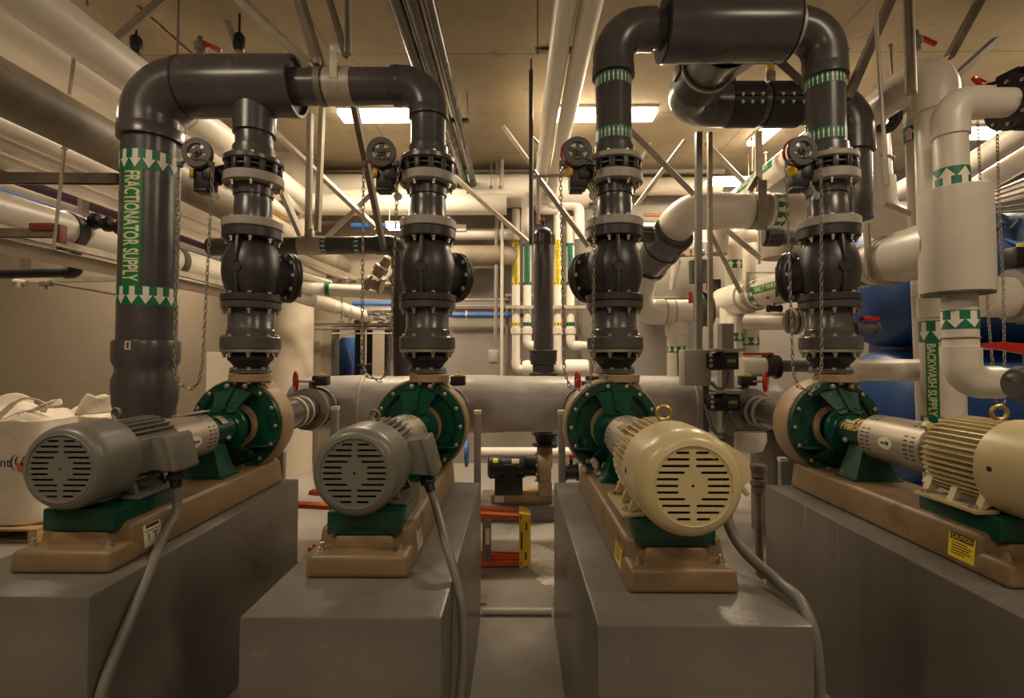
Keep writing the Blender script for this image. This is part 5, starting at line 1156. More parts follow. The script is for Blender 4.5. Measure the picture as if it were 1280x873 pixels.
# twin pipes over the aisle
G2 = 'twin white pipes over the aisle'
for X_, lb, tail in ((.354, 'left of the twin white pipes running back under the ceiling', [(672, 262, 7.85), (697, 262, 7.85)]), (.540, 'right of the twin white pipes running back under the ceiling', [(690, 256, 7.8), (724, 256, 7.8), (724, 300, 7.8)])):
    b = MB(); q = P(*tail[0]); pts = [(X_, 1.2, 4.28), (X_, q.y, 4.28), (X_, q.y, q.z)] + [P(*t) for t in tail[1:]]; b.tube(pts, .084, 24, 0, True, .13, 8); tag(b.build('insulated_pipe', 'white_jacket'), lb, 'pipe', G2)
strut('slotted cross strut under the twin white pipes', (669, 62, 4.1), (738, 62, 4.1), .04, 'galv', (0, -1, 0)); rod('rod holding the left end of the slotted cross strut', (672, 68, 4.1), (672, -20, 4.1), .006)
for X_, r, lb in ((-.905, .053, 'left of three dark pipes running back from the top'), (-.78, .056, 'middle of three dark pipes running back from the top'), (-.652, .047, 'right of three dark pipes running back from the top')):
    b = MB(); b.cyl((X_, 1.2, 4.42), (X_, 8.1, 4.42), r, 24); o = tag(b.build('dark_pipe', 'pvc'), lb, 'pipe', 'three dark pipes over the left')
    if X_ > -.8: b = MB(); b.wrap2d(rect2d(-.02, 0, .02, .35), (X_, 6.9, 4.42), (0, 1, 0), (.5, 0, -1), r + .002, 0); b.build('pipe_label', 'band_green', o)
strut('short cross strut holding the three dark pipes right of the second riser', (520, 150, 5.6), (586, 151, 5.6), .045, 'galv_dark', (0, -1, 0)); rod('thin rod above the short cross strut of the dark pipes', (584, 152, 5.6), (584, 100, 5.6), .007)
# ------------------------------------------------------------- right of the aisle, middle distance
GM = 'white pipes behind the right risers'
def mid(name, label, pts, r, m, bend=1.5, elbow=True, em=None): return pipe(name, label, 'pipe', pts, r, m, bend, elbow, GM, 28, em, 1.06)
o = mid('white_pipe', 'fat white elbowed pipe between the two right risers, marked with dirt', [(1004, 264, 5.0), (858, 264, 5.0), (826, 308, 5.35)], .175, 'white', 1.3)
p = P(962, 264, 5.0); arrow_band(o, p, (1, 0, 0), (0, -1, -.2), .176, .10, 11, True, .85)
b = MB(); b.annulus(P(936, 264, 5.0), (1, 0, 0), .176, .184, .10, 36); b.beam(P(953, 225, 4.8), P(953, 285, 4.8), .085, .008, (0, 1, 0)); b.annulus(P(950, 264, 5.0), (1, 0, 0), .184, .189, .05, 36); tag(b.build('pipe_hanger', 'bare_pipe'), 'steel strap hanger round the fat white elbowed pipe', 'hanger')
o = mid('dark_wye', 'dark grey pipe joint where the fat white elbow meets the third riser', [(843, 291, 5.1), (812, 330, 5.6)], .198, 'pvc', 1, False)
pa, pb = P(843, 291, 5.1), P(812, 330, 5.6); d = (pb - pa).normalized()
for k in (0, .45, .98): b = MB(); b.annulus(pa.lerp(pb, k), d, .15, .214, .045, 40); b.build('socket_rim', 'pvc', o)
b = MB(); b.tube([P(796, 292, 5.2), P(836, 295, 5.2)], .085, 28); b.build('branch', 'pvc', o)
mid('white_pipe', 'white elbow pipe low behind the third check valve, ending in a tee', [(810, 331, 5.62), (794, 390, 5.7), (862, 390, 5.7)], .14, 'white', 1.2)
for q in (831, 842): c = P(q, 390, 5.7); collar(o, c, (1, 0, 0), .1445, .016, 'bare_pipe', 'joint_line')
o = mid('white_pipe', 'white vertical pipe with salt water label under the tee, right of the third riser', [(847, 396, 5.75), (847, 560, 5.75)], .118, 'white', 1, False)
c = P(847, 470, 5.75); collar(o, (c.x, c.y, P(847, 411, 5.75).z), up, .132, .16, 'white', 'socket'); arrow_band(o, (c.x, c.y, P(645, 441, 5.75).z), up, (-.2, -1, 0), .118, .07, 10, False, .8)
b = MB(); z0, z1 = P(645, 472, 5.75).z, P(645, 441, 5.75).z; b.wrap2d(rect2d(-.03, z0, .03, z1), (c.x, c.y, 0), up, (-.1, -1, 0), .119, 0); b.wrap2d(move2d(rot2d(text2d('SALT WATER', .045, (z1 - z0) * .9), -pi / 2), 0, (z0 + z1) / 2), (c.x, c.y, 0), up, (-.1, -1, 0), .1205, 1); b.build('pipe_label', ['strip_green', 'letter'], o)
# ball valve in line between tee and cross
b = MB(); p = P(871, 388, 5.7); b.disc(p, (1, 0, .1), .20, .05, 32); b.disc(p + V((.09, 0, .01)), (1, 0, .1), .2, .05, 32); b.cyl(p + V((.04, 0, .1)), p + V((.04, 0, .55)), .03, 12); b.cyl(p + V((-.02, -.1, .3)), p + V((-.02, -.1, .55)), .10, 18)
o = tag(b.build('flanged_valve', 'dark_steel'), 'dark flanged valve behind the twin conduits, right of the tee', 'valve'); b = MB(); b.box(P(863, 372, 5.5), (.04, .03, .13), bev=.005); b.build('handle', 'red', o)
# big branch pipe going back from the fat white tee at right
YT = 3.1; pt = P(1194, 296, YT); xT = pt.x; zT = P(645, 305, YT).z
GR = 'white piping at the right'
t = thing('white_tee', 'fat white pipe tee at right, the largest white fitting', 'pipe tee', (xT, YT, P(645, 368, YT).z)); rT = .183
zt0, zt1 = P(645, 367, YT).z, P(645, 232, YT - .12).z
b = MB(); b.lathe((xT, YT, zt0), up, [(0, .09), (0, rT), (.004, rT + .002), (zt1 - zt0 - .03, rT), (zt1 - zt0 - .004, rT), (zt1 - zt0, rT - .006), (zt1 - zt0, .09)], 56); b.lathe((xT, YT, zT), (0, 1, 0), [(.05, .182), (.42, .182), (.44, .176), (.44, .1)], 48); b.build('body', 'white', t)
b = MB(); b.annulus((xT, YT, zt0 - .012), up, .085, rT - .004, .016, 48); b.build('end_ring', 'dark_steel', t)
b = MB(); b.cyl((xT, YT + .40, zT), (xT, 6.6, zT), .165, 44); o = tag(b.build('white_pipe', 'white'), 'long white pipe running back from the fat white tee, behind the far right check valve', 'pipe', GR)
for yy, up_ in ((3.80, True), (5.42, True)): arrow_band(o, (xT, yy, zT), (0, 1, 0), (-1, 0, .15), .166, .11, 10, up_, .85)
b = MB(); b.wrap2d(rect2d(-.04, 4.75, .04, 5.42), (xT, 0, zT), (0, 1, 0), (-1, 0, .05), .167, 0); b.wrap2d(move2d(rot2d(text2d('SALT WATER', .075, .56, bold=.001), -pi / 2), 0, 5.08), (xT, 0, zT), (0, 1, 0), (-1, 0, .05), .1685, 1); b.build('pipe_label', ['strip_green', 'letter'], o)
for yy in (3.62, 5.62): b = MB(); b.annulus((xT, yy, zT), (0, 1, 0), .166, .176, .10, 44); b.annulus((xT, yy + .03, zT), (0, 1, 0), .176, .184, .05, 44); b.build('steel_band', 'galv', o)
strut('flat steel hanger beside the far right check valve, holding the long white pipe', (1083, 278, 3.62), (1087, 345, 3.62), .05, 'galv', (0, -1, 0), h=.012)
# cross at the far end
b = MB(); x6 = xT; b.cyl((x6, 6.25, zT), (x6, 6.25, zT - .42), .17, 36); b.lathe((x6, 5.85, zT), (0, 1, 0), [(0, .1), (0, .195), (.8, .195), (.8, .1)], 40); tag(b.build('white_cross', 'white'), 'white pipe cross with downward leg, in the gap left of the far right valve', 'pipe tee')
o = mid('white_pipe', 'white vertical pipe with down arrows below the pipe cross, left one', [(919, 396, 6.0), (919, 560, 6.0)], .085, 'white', 1, False); c = P(919, 420, 6.0); arrow_band(o, (c.x, c.y, P(645, 427, 6.0).z), up, (-.3, -1, 0), .086, .10, 6, False, .9)
o = mid('white_pipe', 'white vertical pipe with down arrows below the pipe cross, right one', [(937, 392, 6.1), (937, 560, 6.1)], .105, 'white', 1, False); c = P(937, 420, 6.1); arrow_band(o, (c.x, c.y, P(645, 432, 6.1).z), up, (-.3, -1, 0), .106, .095, 6, False, .9)
o = mid('white_pipe', 'tall white pipe with up arrows behind the diagonal struts', [(917, 292, 6.6), (917, 400, 6.6)], .105, 'white', 1, False); c = P(917, 330, 6.6); arrow_band(o, (c.x, c.y, P(645, 337, 6.6).z), up, (-.3, -1, 0), .106, .11, 6, True, .9)
mid('white_pipe', 'plain tall white pipe just right of the one with up arrows', [(936, 292, 6.9), (936, 400, 6.9)], .09, 'offwhite', 1, False)
mid('white_pipe', 'white pipe elbow over the pipe with up arrows', [(917, 312, 6.6), (917, 294, 6.6), (962, 293, 6.6)], .10, 'white', 1.2)
o = mid('white_pipe', 'white stub with grey flange left of the far right check valve', [(934, 403, 5.6), (984, 402, 5.2)], .092, 'white', 1, False); b = MB(); p = P(986, 402, 5.2); b.disc(p, (1, 0, 0), .13, .04, 28); b.disc(p + V((.055, 0, 0)), (1, 0, 0), .14, .04, 28); b.build('flange', 'conduit', o)
lever_valve('small red topped valve on the white stub left of the far right check valve', P(968, 386, 5.15), (1, 0, 0), .032, -.08)
mid('dark_pipe', 'dark pipe with black coupling behind the chains of the far right riser', [(952, 296, 5.8), (1010, 296, 5.8)], .10, 'pvc', 1, False)
b = MB(); a_ = P(957, 296, 5.75); b.lathe(a_, (1, 0, 0), [(0, .1), (0, .115), (.16, .115), (.16, .1)], 28, closed=True); b.box(a_ + V((.08, -.12, .02)), (.14, .03, .05)); tag(b.build('strap_coupling', 'rubber'), 'black strap coupling on the dark pipe left of the far right riser', 'coupling')
b = MB(); p = P(976, 313, 6.2); b.lathe(p - V((0, 0, .10)), up, [(0, 0), (0, .22), (.12, .24), (.20, .22), (.26, .12), (.26, 0)], 32); tag(b.build('strainer_head', 'bare_pipe'), 'domed brownish vessel top left of the far right check valve', 'vessel')
# lever valve with big red handle over a white pipe
o = mid('white_pipe', 'short white pipe with black flanged valve and red lever, left of the worn pump', [(925, 459, 5.0), (956, 459, 5.0)], .10, 'white', 1, False)
t = lever_valve('black flanged valve with long red lever left of the worn pump', P(963, 459, 5.0), (1, 0, 0), .10, -.27, lift=.03)
mid('dark_pipe', 'dark grey pipe from the red lever valve to the far right riser', [(970, 458, 5.0), (1020, 458, 5.0)], .06, 'pvc', 1, False)
# grey duct hanging at the back
b = MB(); p0, p1 = P(814, 300, 7.2), P(908, 374, 7.2); b.box(((p0.x + p1.x) / 2, 7.55, (p0.z + p1.z) / 2), (p1.x - p0.x, .7, p0.z - p1.z), bev=.04, segs=3); o = tag(b.build('sheet_metal_duct', 'duct'), 'grey sheet metal duct hanging at the back right of the third check valve', 'duct'); b = MB(); b.box(((p0.x + p1.x) / 2, 7.19, p1.z + .02), (p1.x - p0.x + .02, .03, .03), bev=.004); b.build('flange', 'duct', o)
o = pipe('white_pipe', 'white pipe level on the wall right of the third riser, high up', 'pipe', [(742, 233, 7.9), (900, 233, 7.9)], .14, 'offwhite', elbow=False, group=GB); pipe('copper_pipe', 'orange brown copper pipe on the wall behind the fat white elbow', 'pipe', [(805, 269, 8.0), (846, 269, 8.0)], .025, 'copper', elbow=False, group=GB)
pipe('white_pipe', 'white pipe on the wall under the copper pipe, right of the third riser', 'pipe', [(742, 283, 8.0), (848, 283, 8.0)], .06, 'white_jacket', elbow=False, group=GB); pipe('white_pipe', 'white pipe behind the third riser, just above the check valve', 'pipe', [(700, 248, 8.0), (745, 248, 8.0)], .07, 'white_jacket', elbow=False, group=GB); pipe('copper_pipe', 'short copper pipe on the wall left of the third riser', 'pipe', [(700, 241, 8.1), (722, 241, 8.1)], .02, 'copper', elbow=False, group=GB)
strut('wall bracket arm on the grey duct right of the third check valve', (838, 362, 7.0), (842, 322, 7.0), .04, 'galv'); strut('sloping wall bracket brace on the grey duct', (842, 362, 7.0), (850, 326, 7.0), .03, 'galv_dark')
b = MB(); 
for px in (858, 866): b.disc(P(px, 316, 6.9), (0, -1, 0), .06, .06, 16); 
b.cyl(P(848, 318, 6.9), P(880, 316, 6.9), .045, 14); tag(b.build('pipe_valve', 'bare_pipe'), 'brownish small valve in front of the grey duct', 'valve')
b = MB(); p = P(892, 356, 6.6); b.box(p, (.16, .12, .14), bev=.015); b.cyl(p, p - V((0, 0, .2)), .04, 12); tag(b.build('valve_operator', 'black'), 'black valve operator right of the twin conduits', 'valve')
mid('bare_pipe', 'brownish pipe hidden between the twin conduits and the tall white pipe', [(898, 290, 6.4), (896, 318, 6.4)], .13, 'bare_pipe', 1, False)
# twin conduits, panel box and meters
strut('left of the twin upright struts right of the third riser', (873, 166, 4.1), (873, 440, 4.1), .048, 'conduit', (.0, 1, 0)); strut('right of the twin upright struts, pale', (887, 166, 4.15), (888, 440, 4.15), .036, 'galv', (0, 1, 0))
t = thing('panel_box', 'grey electrical box at the foot of the twin upright struts', 'box', P(871, 482, 4.05)); p0, p1 = P(855, 438, 4.05), P(888, 482, 4.05); b = MB(); b.box(((p0.x + p1.x) / 2, 4.12, (p0.z + p1.z) / 2), (p1.x - p0.x, .14, p0.z - p1.z), bev=.008); b.build('body', 'box_grey', t); b = MB(); b.box(((p0.x + p1.x) / 2, 4.045, (p0.z + p1.z) / 2), (p1.x - p0.x + .006, .02, p0.z - p1.z + .006), bev=.006); b.build('lid', 'box_grey', t)
strut('upright strut carrying the two black meters', (907, 405, 4.25), (907, 600, 4.25), .10, 'conduit', (0, 1, 0)); strut('grey conduit below the electrical box', (882, 482, 4.12), (882, 545, 4.12), .045, 'dark_steel')
for y, dx, lb in ((450, 0, 'upper black flow meter with green display, beside the electrical box'), (502, 2, 'lower black flow meter with green display, below the electrical box')):
    t = thing('flow_meter', lb, 'meter', P(910 + dx, y + 14, 4.0), 'black flow meters'); pc = P(913 + dx, y + 1, 3.98); b = MB(); b.box(pc + V((0, .07, 0)), (.150, .12, .145), bev=.01); b.cyl(pc + V((-.14, .07, -.01)), pc + V((-.03, .07, -.01)), .07, 20); b.box(pc + V((-.155, .07, 0)), (.03, .13, .12), bev=.008); b.build('body', 'black', t)
    b = MB(); b.box(pc + V((.01, .002, -.002)), (.065, .006, .022)); b.build('display', 'display', t); b = MB()
    for k in range(3):
        for j in (-1, 1): b.box(pc + V((-.015 + k * .025, .008, j * .035)), (.014, .008, .012), bev=.002)
    b.box(pc + V((.01, .007, 0)), (.08, .006, .09)); b.build('keypad', 'motor_dark', t); b = MB(); b.box(pc + V((-.02, .05, .085)), (.24, .16, .022), bev=.003); b.build('shelf', 'galv', t); b = MB(); b.box(pc + V((.01, .0, .070)), (.12, .02, .012)); b.build('label', 'paper', t)
    for j in (-1, 0, 1): put('bolt', BOLT, None, pc + V((-.155, .0, j * .04)), t, (pi / 2, 0, 0))
b = MB(); b.tube([P(889, 478, 4.0), P(896, 486, 3.98), P(903, 487, 3.98), P(909, 480, 4.0), P(910, 464, 4.05)], .013, 10, bend=.03); tag(b.build('meter_cable', 'flex'), 'looped grey cable from the electrical box to the upper meter', 'cable')
b = MB(); b.tube([P(881, 506, 4.05), P(890, 535, 4.0), P(898, 546, 4.0), P(907, 538, 4.0), P(912, 518, 4.05)], .014, 10, bend=.05); tag(b.build('meter_cable', 'flex'), 'looped grey cable below the lower meter', 'cable')
b = MB(); b.cyl(P(872, 551, 4.2), P(915, 550, 4.2), .025, 12); b.disc(P(892, 551, 4.2), (1, 0, 0), .04, .05, 12); tag(b.build('thin_pipe', 'galv_dark'), 'short steel pipe under the meters', 'pipe')
b = MB(); b.lathe(P(936, 553, 4.7) + V((0, 0, -.1)), up, [(0, 0), (0, .05), (.03, .12), (.12, .155), (.2, .15), (.2, 0)], 28); tag(b.build('white_bucket', 'white'), 'rounded white vessel bottom right of the meters', 'vessel')
b = MB(); p = P(1000, 600, 4.9); b.box((p.x - .12, 4.9, .63), (.5, .5, 1.26), bev=.02); tag(b.build('concrete_block', 'plinth'), 'dark grey block standing behind the far right plinth', 'block')
b = MB(); p = P(948, 600, 4.0)
for k, (dz, r) in enumerate(((0, .05), (.06, .065), (.12, .05), (.17, .065))): b.disc(V((p.x, 4.0, p.z - .10 + dz)), (0, 0, 1), r, .05, 16)
b.cyl((p.x, 4.0, 0), (p.x, 4.0, p.z - .05), .03, 12); tag(b.build('pipe_fitting', 'galv_dark'), 'stack of dull metal fittings left of the far right plinth', 'fitting')
# ================================================================ white piping at the right
def rp(name, label, pts, r, m='white', bend=1.4, elbow=True, px=True): return pipe(name, label, 'pipe', pts, r, m, bend, elbow, GR, 36, None, 1.13, px)
zel = P(645, 131, YT).z
b_ = rp('white_pipe', 'white pipe rising from the fat tee and elbowing right to a black valve', [(xT - .012, YT, zt1 - .03), (xT - .012, YT, zel), (3.10, YT, zel)], .088, px=False)
arrow_band(b_, (xT - .012, YT, zt1 + .01), up, (-.5, -1, 0), .089, P(645, 193, YT).z - P(645, 217, YT).z, 6, True, .92)
zlo = P(645, 478, YT).z
b_ = rp('white_pipe', 'white pipe below the fat tee, elbowing right at the edge of the frame', [(xT + .015, YT, zt0 + .02), (xT + .015, YT, zlo), (3.5, YT, zlo)], .089, px=False)
arrow_band(b_, (xT + .015, YT, P(645, 412, YT).z), up, (-.5, -1, 0), .090, P(645, 389, YT).z - P(645, 412, YT).z, 6, False, .92)
collar(b_, (xT + .015, YT, P(645, 443, YT).z), up, .100, .10, 'white', 'socket'); collar(b_, (xT + .015, YT, P(645, 423, YT).z), up, .097, .012, 'galv_dark', 'clamp')
# flanged valve with red wheel at the right edge
t = thing('butterfly_valve', 'black flanged valve with red handwheel at the upper right edge', 'valve', (3.1, YT, zel - .2)); b = MB()
for dx, r in ((3.10, .165), (3.16, .15), (3.215, .165)): b.annulus((dx, YT, zel), (1, 0, 0), .08, r, .045, 36)
b.build('body', 'black', t); bolt_ring(t, (3.10, YT, zel), (-1, 0, 0), .135, 8)
b = MB(); wv = P(1232, 107, 3.28); handwheel(b, wv, (.30, -.75, .55), .088, .013, 0, 5); b.build('handwheel', 'red', t)
b = MB(); b.cyl(wv, P(1250, 102, 3.2), .012, 10); b.cyl(P(1249, 103, 3.2), P(1276, 90, 3.1), .040, 16); b.box(P(1282, 108, 3.15), (.14, .10, .10), bev=.02); b.cyl(P(1276, 90, 3.1), P(1284, 86, 3.1), .028, 14); b.build('gearbox', 'black', t)
chain('steel chain hanging behind the fat white tee, left strand', [P(1222, 152, 3.42), P(1225, 218, 3.42), P(1234, 380, 3.42), P(1242, 470, 3.42), P(1245, 500, 3.42), P(1250, 511, 3.42)], 'chains at the right edge')
chain('steel chain hanging right of the fat white tee, right strand', [P(1246, 154, 3.40), P(1249, 260, 3.40), P(1254, 360, 3.40), P(1256, 470, 3.40), P(1256, 500, 3.40), P(1251, 511, 3.40)], 'chains at the right edge')
# tall backwash pipe
Y8 = 3.62; p8 = P(1174, 300, Y8); z8 = P(645, 88, Y8).z
o = pipe('backwash_pipe', 'tall white pipe with green backwash supply label, left of the fat tee', 'pipe', [(p8.x, Y8, .0), (p8.x, Y8, z8), (p8.x, Y8 + 1.6, z8)], .128, 'white', 1.5, True, GR, 40, None, 1.12, False)
zz0, zz1 = P(645, 522, Y8).z, P(645, 428, Y8).z; ref = (-.92, -.38, 0)
b = MB(); b.wrap2d(rect2d(-.042, zz0, .042, zz1), (p8.x, Y8, 0), up, ref, .1295, 0); b.wrap2d(move2d(rot2d(text2d('BACKWASH SUPPLY', .074, (zz1 - zz0) * .95, bold=.0022), -pi / 2), 0, (zz0 + zz1) / 2), (p8.x, Y8, 0), up, ref, .131, 1); b.build('pipe_label', ['strip_green', 'letter'], o)
for y0, y1 in ((428, 402), (540, 520)): arrow_band(o, (p8.x, Y8, P(645, y0, Y8).z), up, ref, .1295, P(645, y1, Y8).z - P(645, y0, Y8).z, 8, False, .85)
collar(o, (p8.x, Y8, P(645, 385, Y8).z), up, .139, .16, 'white', 'socket')
o = rp('white_pipe', 'slim white pipe just left of the tall backwash pipe', [(1141, 128, 3.95), (1158, 540, 3.95)], .062, elbow=False); p = P(1142, 178, 3.95); arrow_band(o, p, P(1141, 128, 3.95) - P(1158, 540, 3.95), (-.4, -1, 0), .063, .12, 4, True, .9); collar(o, P(1143, 152, 3.95), up, .072, .16, 'white', 'socket')
# white column of pipe right of riser D, with its rubber ended top
o = rp('white_pipe', 'stout white pipe hanging right of the far right riser, elbowing towards the tank', [(1084, 140, 4.65), (1092, 276, 4.65), (1150, 281, 4.65)], .165, 'white', 1.2); collar(o, P(1091, 203, 4.65), up, .172, .02, 'bare_pipe', 'dirt_ring')
b = MB(); p = P(1108, 152, 4.4)
for k, r in enumerate((.115, .135, .155)): b.annulus(P(1112, 150, 4.4) + V((-.02, .045, .035)) * k, (.25, -.75, -.6), .06 + .02 * k, r, .022, 36)
tag(b.build('rubber_coupling', 'rubber'), 'black ribbed rubber coupling under the backwash pipe elbow', 'coupling')
o = rp('white_pipe', 'white pipe with green diagonal label, sloping down behind the far right chain wheel', [(1030, 165, 4.9), (918, 252, 6.9)], .13, 'white', 1, False); a_, b2 = P(1030, 165, 4.9), P(918, 252, 6.9); d_ = b2 - a_; b = MB(); b.wrap2d(rect2d(-.055, .75, .055, d_.length - .35), a_, d_, (-.45, -.6, .1), .132, 0); b.wrap2d(move2d(rot2d(text2d('SALT WATER SUPPLY', .08, 1.0), pi / 2), 0, 1.35), a_, d_, (-.45, -.6, .1), .1335, 1); b.build('pipe_label', ['band_green', 'letter'], o)
for pts, lb in (([(1075, 265, 6.5), (1160, 222, 5.0)], 'sloping white pipe behind the slim white pipe, upper'), ([(1075, 287, 6.7), (1160, 255, 5.4)], 'sloping white pipe behind the slim white pipe, lower'), ([(1200, 215, 5.6), (1330, 130, 4.4)], 'bright white pipe running up to the right edge, upper'), ([(1210, 240, 5.9), (1330, 170, 4.7)], 'bright white pipe running up to the right edge, middle'), ([(1215, 262, 6.0), (1330, 218, 4.9)], 'bright white pipe running up to the right edge, lower')):
    rp('white_pipe', lb, pts, .115 if 'bright' in lb else .11, 'white', 1, False)
b = MB()
for k in range(6):
    b.cyl(P(1238, 242 + k * 5, 5.2), P(1290, 222 + k * 8, 5.0), .012, 8)
tag(b.build('small_tubing', 'bare_pipe'), 'bundle of small brown tubing above the blue tank at right', 'tubing', kind='stuff')
o = rp('white_pipe', 'white pipe emerging right of the fat tee into a grey flange', [(1222, 372, 3.75), (1262, 372, 3.75)], .15, 'white', 1, False)
b = MB(); p = P(1262, 370, 3.75); b.annulus(p, (1, -.25, 0), .10, .20, .05, 40); b.annulus(p + V((.07, -.02, 0)), (1, -.25, 0), .10, .215, .05, 40); o2 = tag(b.build('pipe_flange', 'conduit'), 'grey bolted flange at the right edge beside the blue tank', 'flange')
b = MB(); p = P(1276, 322, 3.72); b.box(p, (.20, .14, .14), bev=.015); b.box(p + V((-.02, -.075, -.03)), (.10, .01, .02)); o3 = tag(b.build('valve_gearbox', 'black'), 'black gearbox with orange cap at the right edge over the grey flange', 'gearbox'); b = MB(); b.disc(p + V((.03, 0, .07)), up, .045, .035, 18); b.build('position_cap', 'yellow', o3)
rp('white_pipe', 'white pipe stub right of the rubber joint of the worn pump', [(1040, 463, 3.85), (1148, 463, 3.85)], .085, 'white', 1, False)
# big red lever at right edge
t = thing('lever_valve', 'thick red lever handle at the right edge, over the white elbow', 'valve', P(1262, 470, 2.75)); a_ = P(1228, 432, 2.75); c_ = P(1300, 436, 2.75)
b = MB(); b.hull([a_ + V((0, dy, dz)) for dy in (-.012, .012) for dz in (-.010, .012)] + [a_ + V((.12, dy, dz)) for dy in (-.016, .016) for dz in (-.022, .018)] + [c_ + V((0, dy, dz)) for dy in (-.02, .02) for dz in (-.045, .02)]); b.build('handle', 'red', t)
b = MB(); p = P(1290, 460, 2.75); b.cyl(c_ + V((-.05, 0, -.02)), p, .035, 14); b.lathe(p - V((.1, 0, .09)), (1, 0, 0), [(0, 0), (0, .08), (.03, .1), (.2, .1), (.2, 0)], 24); b.disc(P(1263, 473, 2.7), (0, -1, 0), .025, .03, 16); b.build('body', 'dark_steel', t)
# blue filter tanks
def tank(label, z, y, x0, x1, r, hatch=False):
    t = thing('filter_tank', label, 'tank', ((x0 + x1) / 2, y, z - r), 'big blue filter tanks'); b = MB(); prof = [(0, 0)]
    for k in range(1, 9): a = k / 8 * pi / 2; prof.append((.30 * (1 - math.cos(a)), r * math.sin(a)))
    L_ = x1 - x0; prof += [(L_, r), (L_, 0)]; b.lathe((x0, y, z), (1, 0, 0), prof, 64); b.build('shell', 'blue', t)
    if hatch:
        h = P(1262, 300, y - r * .8); d = V((0, -.8, .62)).normalized(); b = MB(); b.annulus(h, d, .10, .155, .06, 32); b.disc(h - d * .0, d, .10, .02, 28); b.build('hatch', 'blue_pipe', t)
        b = MB()
        for px, py in ((1270, 280), (1249, 283)): q = P(px, py, y - r * .85); b.cyl(q - d * .06, q + d * .06, .022, 10); b.build('hatch_bolt', 'dark_steel', t); b = MB()
    for x in (x0 + .6, x1 - .5): b = MB(); b.box((x, y, (z - r) / 2 + .05), (.16, r * 1.5, z - r + .1), bev=.01); b.build('saddle', 'blue', t)
    return t
Yt = 5.9; zu = P(645, 352, Yt).z; ru = .78
tank('upper blue filter tank at the right, with hatch beside the chains', zu, Yt, P(1072, 350, Yt).x, 8.2, ru, True)
zl_ = P(645, 520, Yt).z; tank('lower blue filter tank at the right, behind the worn pump', zl_, Yt, P(1076, 500, Yt).x, 8.2, .78)
# ================================================================ struts and braces from the ceiling
S = strut
S('light sloping brace from the top left down to the left header', (210, -85, 3.1), (388, 82, 3.13), .048, 'galv'); S('brown leaning brace above the left header, thicker one', (352, -75, 3.1), (402, 92, 3.1), .055, 'galv_dark')
S('dark thin brace behind the vertical strut over the left header', (403, -30, 3.7), (433, 70, 3.3), .035, 'galv_dark'); S('pale vertical strut above the clevis of the left header', (431, -180, 3.16), (435, 68, 3.16), .045, 'galv', (.3, -1, 0))
S('tan strut leaning from the top white pipe to the ceiling, upper left', (147, 48, 3.9), (216, -12, 3.9), .05, 'galv_dark')
rod('slim rod hanging above the big left elbow', (224, -20, 3.6), (222, 74, 3.4), .009, 'galv_dark'); rod('short thin rod from the ceiling near the black hanging fixture', (109, 8, 3.9), (109, -25, 3.9), .007)
S('short pale strut under the ceiling behind the left header', (282, 20, 4.4), (297, 62, 4.4), .04, 'galv')
S('pale long brace left of the dark upright tube, upper piece', (629, 158, 6.0), (664, 206, 6.0), .045, 'galv'); S('pale brace sloping down to the labelled pipes from the second riser', (560, 214, 6.2), (664, 306, 6.2), .05, 'galv')
S('steel brace sloping right from the dark upright tube to the third check valve', (667, 214, 4.9), (736, 308, 4.9), .045, 'galv'); S('dark upright tube left of the third riser', (664, 88, 5.0), (664, 306, 5.0), .038, 'dark_steel'); rod('thin rod on top of the dark upright tube', (664, 92, 5.0), (664, 60, 5.0), .012)
S('thin upright strut left of the third riser valve wheel', (673, 190, 6.6), (673, 280, 6.6), .04, 'galv_dark'); rod('steel bar between the dark tube and the yellow valve cap', (666, 221, 4.6), (709, 219, 4.4), .016, 'galv')
S('pale slim strut right of the dark tube, leaning left', (678, 184, 6.0), (664, 170, 6.0), .03, 'galv')
S('brown brace sloping down right from the third riser', (788, 163, 4.6), (868, 243, 4.6), .05, 'galv'); S('pale brace rising right behind the third riser', (795, 258, 5.8), (856, 176, 5.8), .045, 'galv'); S('thin pale brace far behind, rising right of the third riser', (800, 200, 7.0), (825, 160, 7.0), .04, 'galv')
S('pale brace sloping from under the black pipe to the right light', (882, 178, 5.6), (930, 228, 5.6), .05, 'galv'); S('upright pale strut behind the black strap couplings', (948, 165, 5.6), (948, 242, 5.6), .07, 'galv'); rod('rusty thin rod left of the upright pale strut', (940, 172, 6.4), (940, 214, 6.4), .012, 'galv_dark'); rod('rusty thin rod right of the upright pale strut', (957, 190, 6.4), (957, 215, 6.4), .012, 'galv_dark')
S('short brown brace on top of the fat white elbowed pipe', (935, 240, 5.0), (946, 222, 5.0), .06, 'galv_dark')
S('bright brace under the fat white elbowed pipe', (887, 289, 5.3), (926, 366, 5.3), .045, 'steel'); S('second brace under the fat white elbowed pipe, right', (908, 287, 5.4), (950, 322, 5.4), .055, 'galv'); rod('upright rod left of the far right check valve', (949, 285, 5.5), (949, 330, 5.5), .02, 'galv'); S('slim upright strut beside the green labelled white pipe', (935, 340, 5.5), (934, 366, 5.5), .04, 'galv')
rod('thin steel bar left of the far right check valve, level', (936, 341, 5.4), (975, 341, 5.4), .010, 'galv'); 
S('light brace behind the fat header tee, sloping up right', (889, 112, 3.9), (950, 70, 3.9), .05, 'galv'); S('dark brace from the header tee down to the far right riser', (960, 64, 3.5), (1002, 102, 3.5), .05, 'galv_dark')
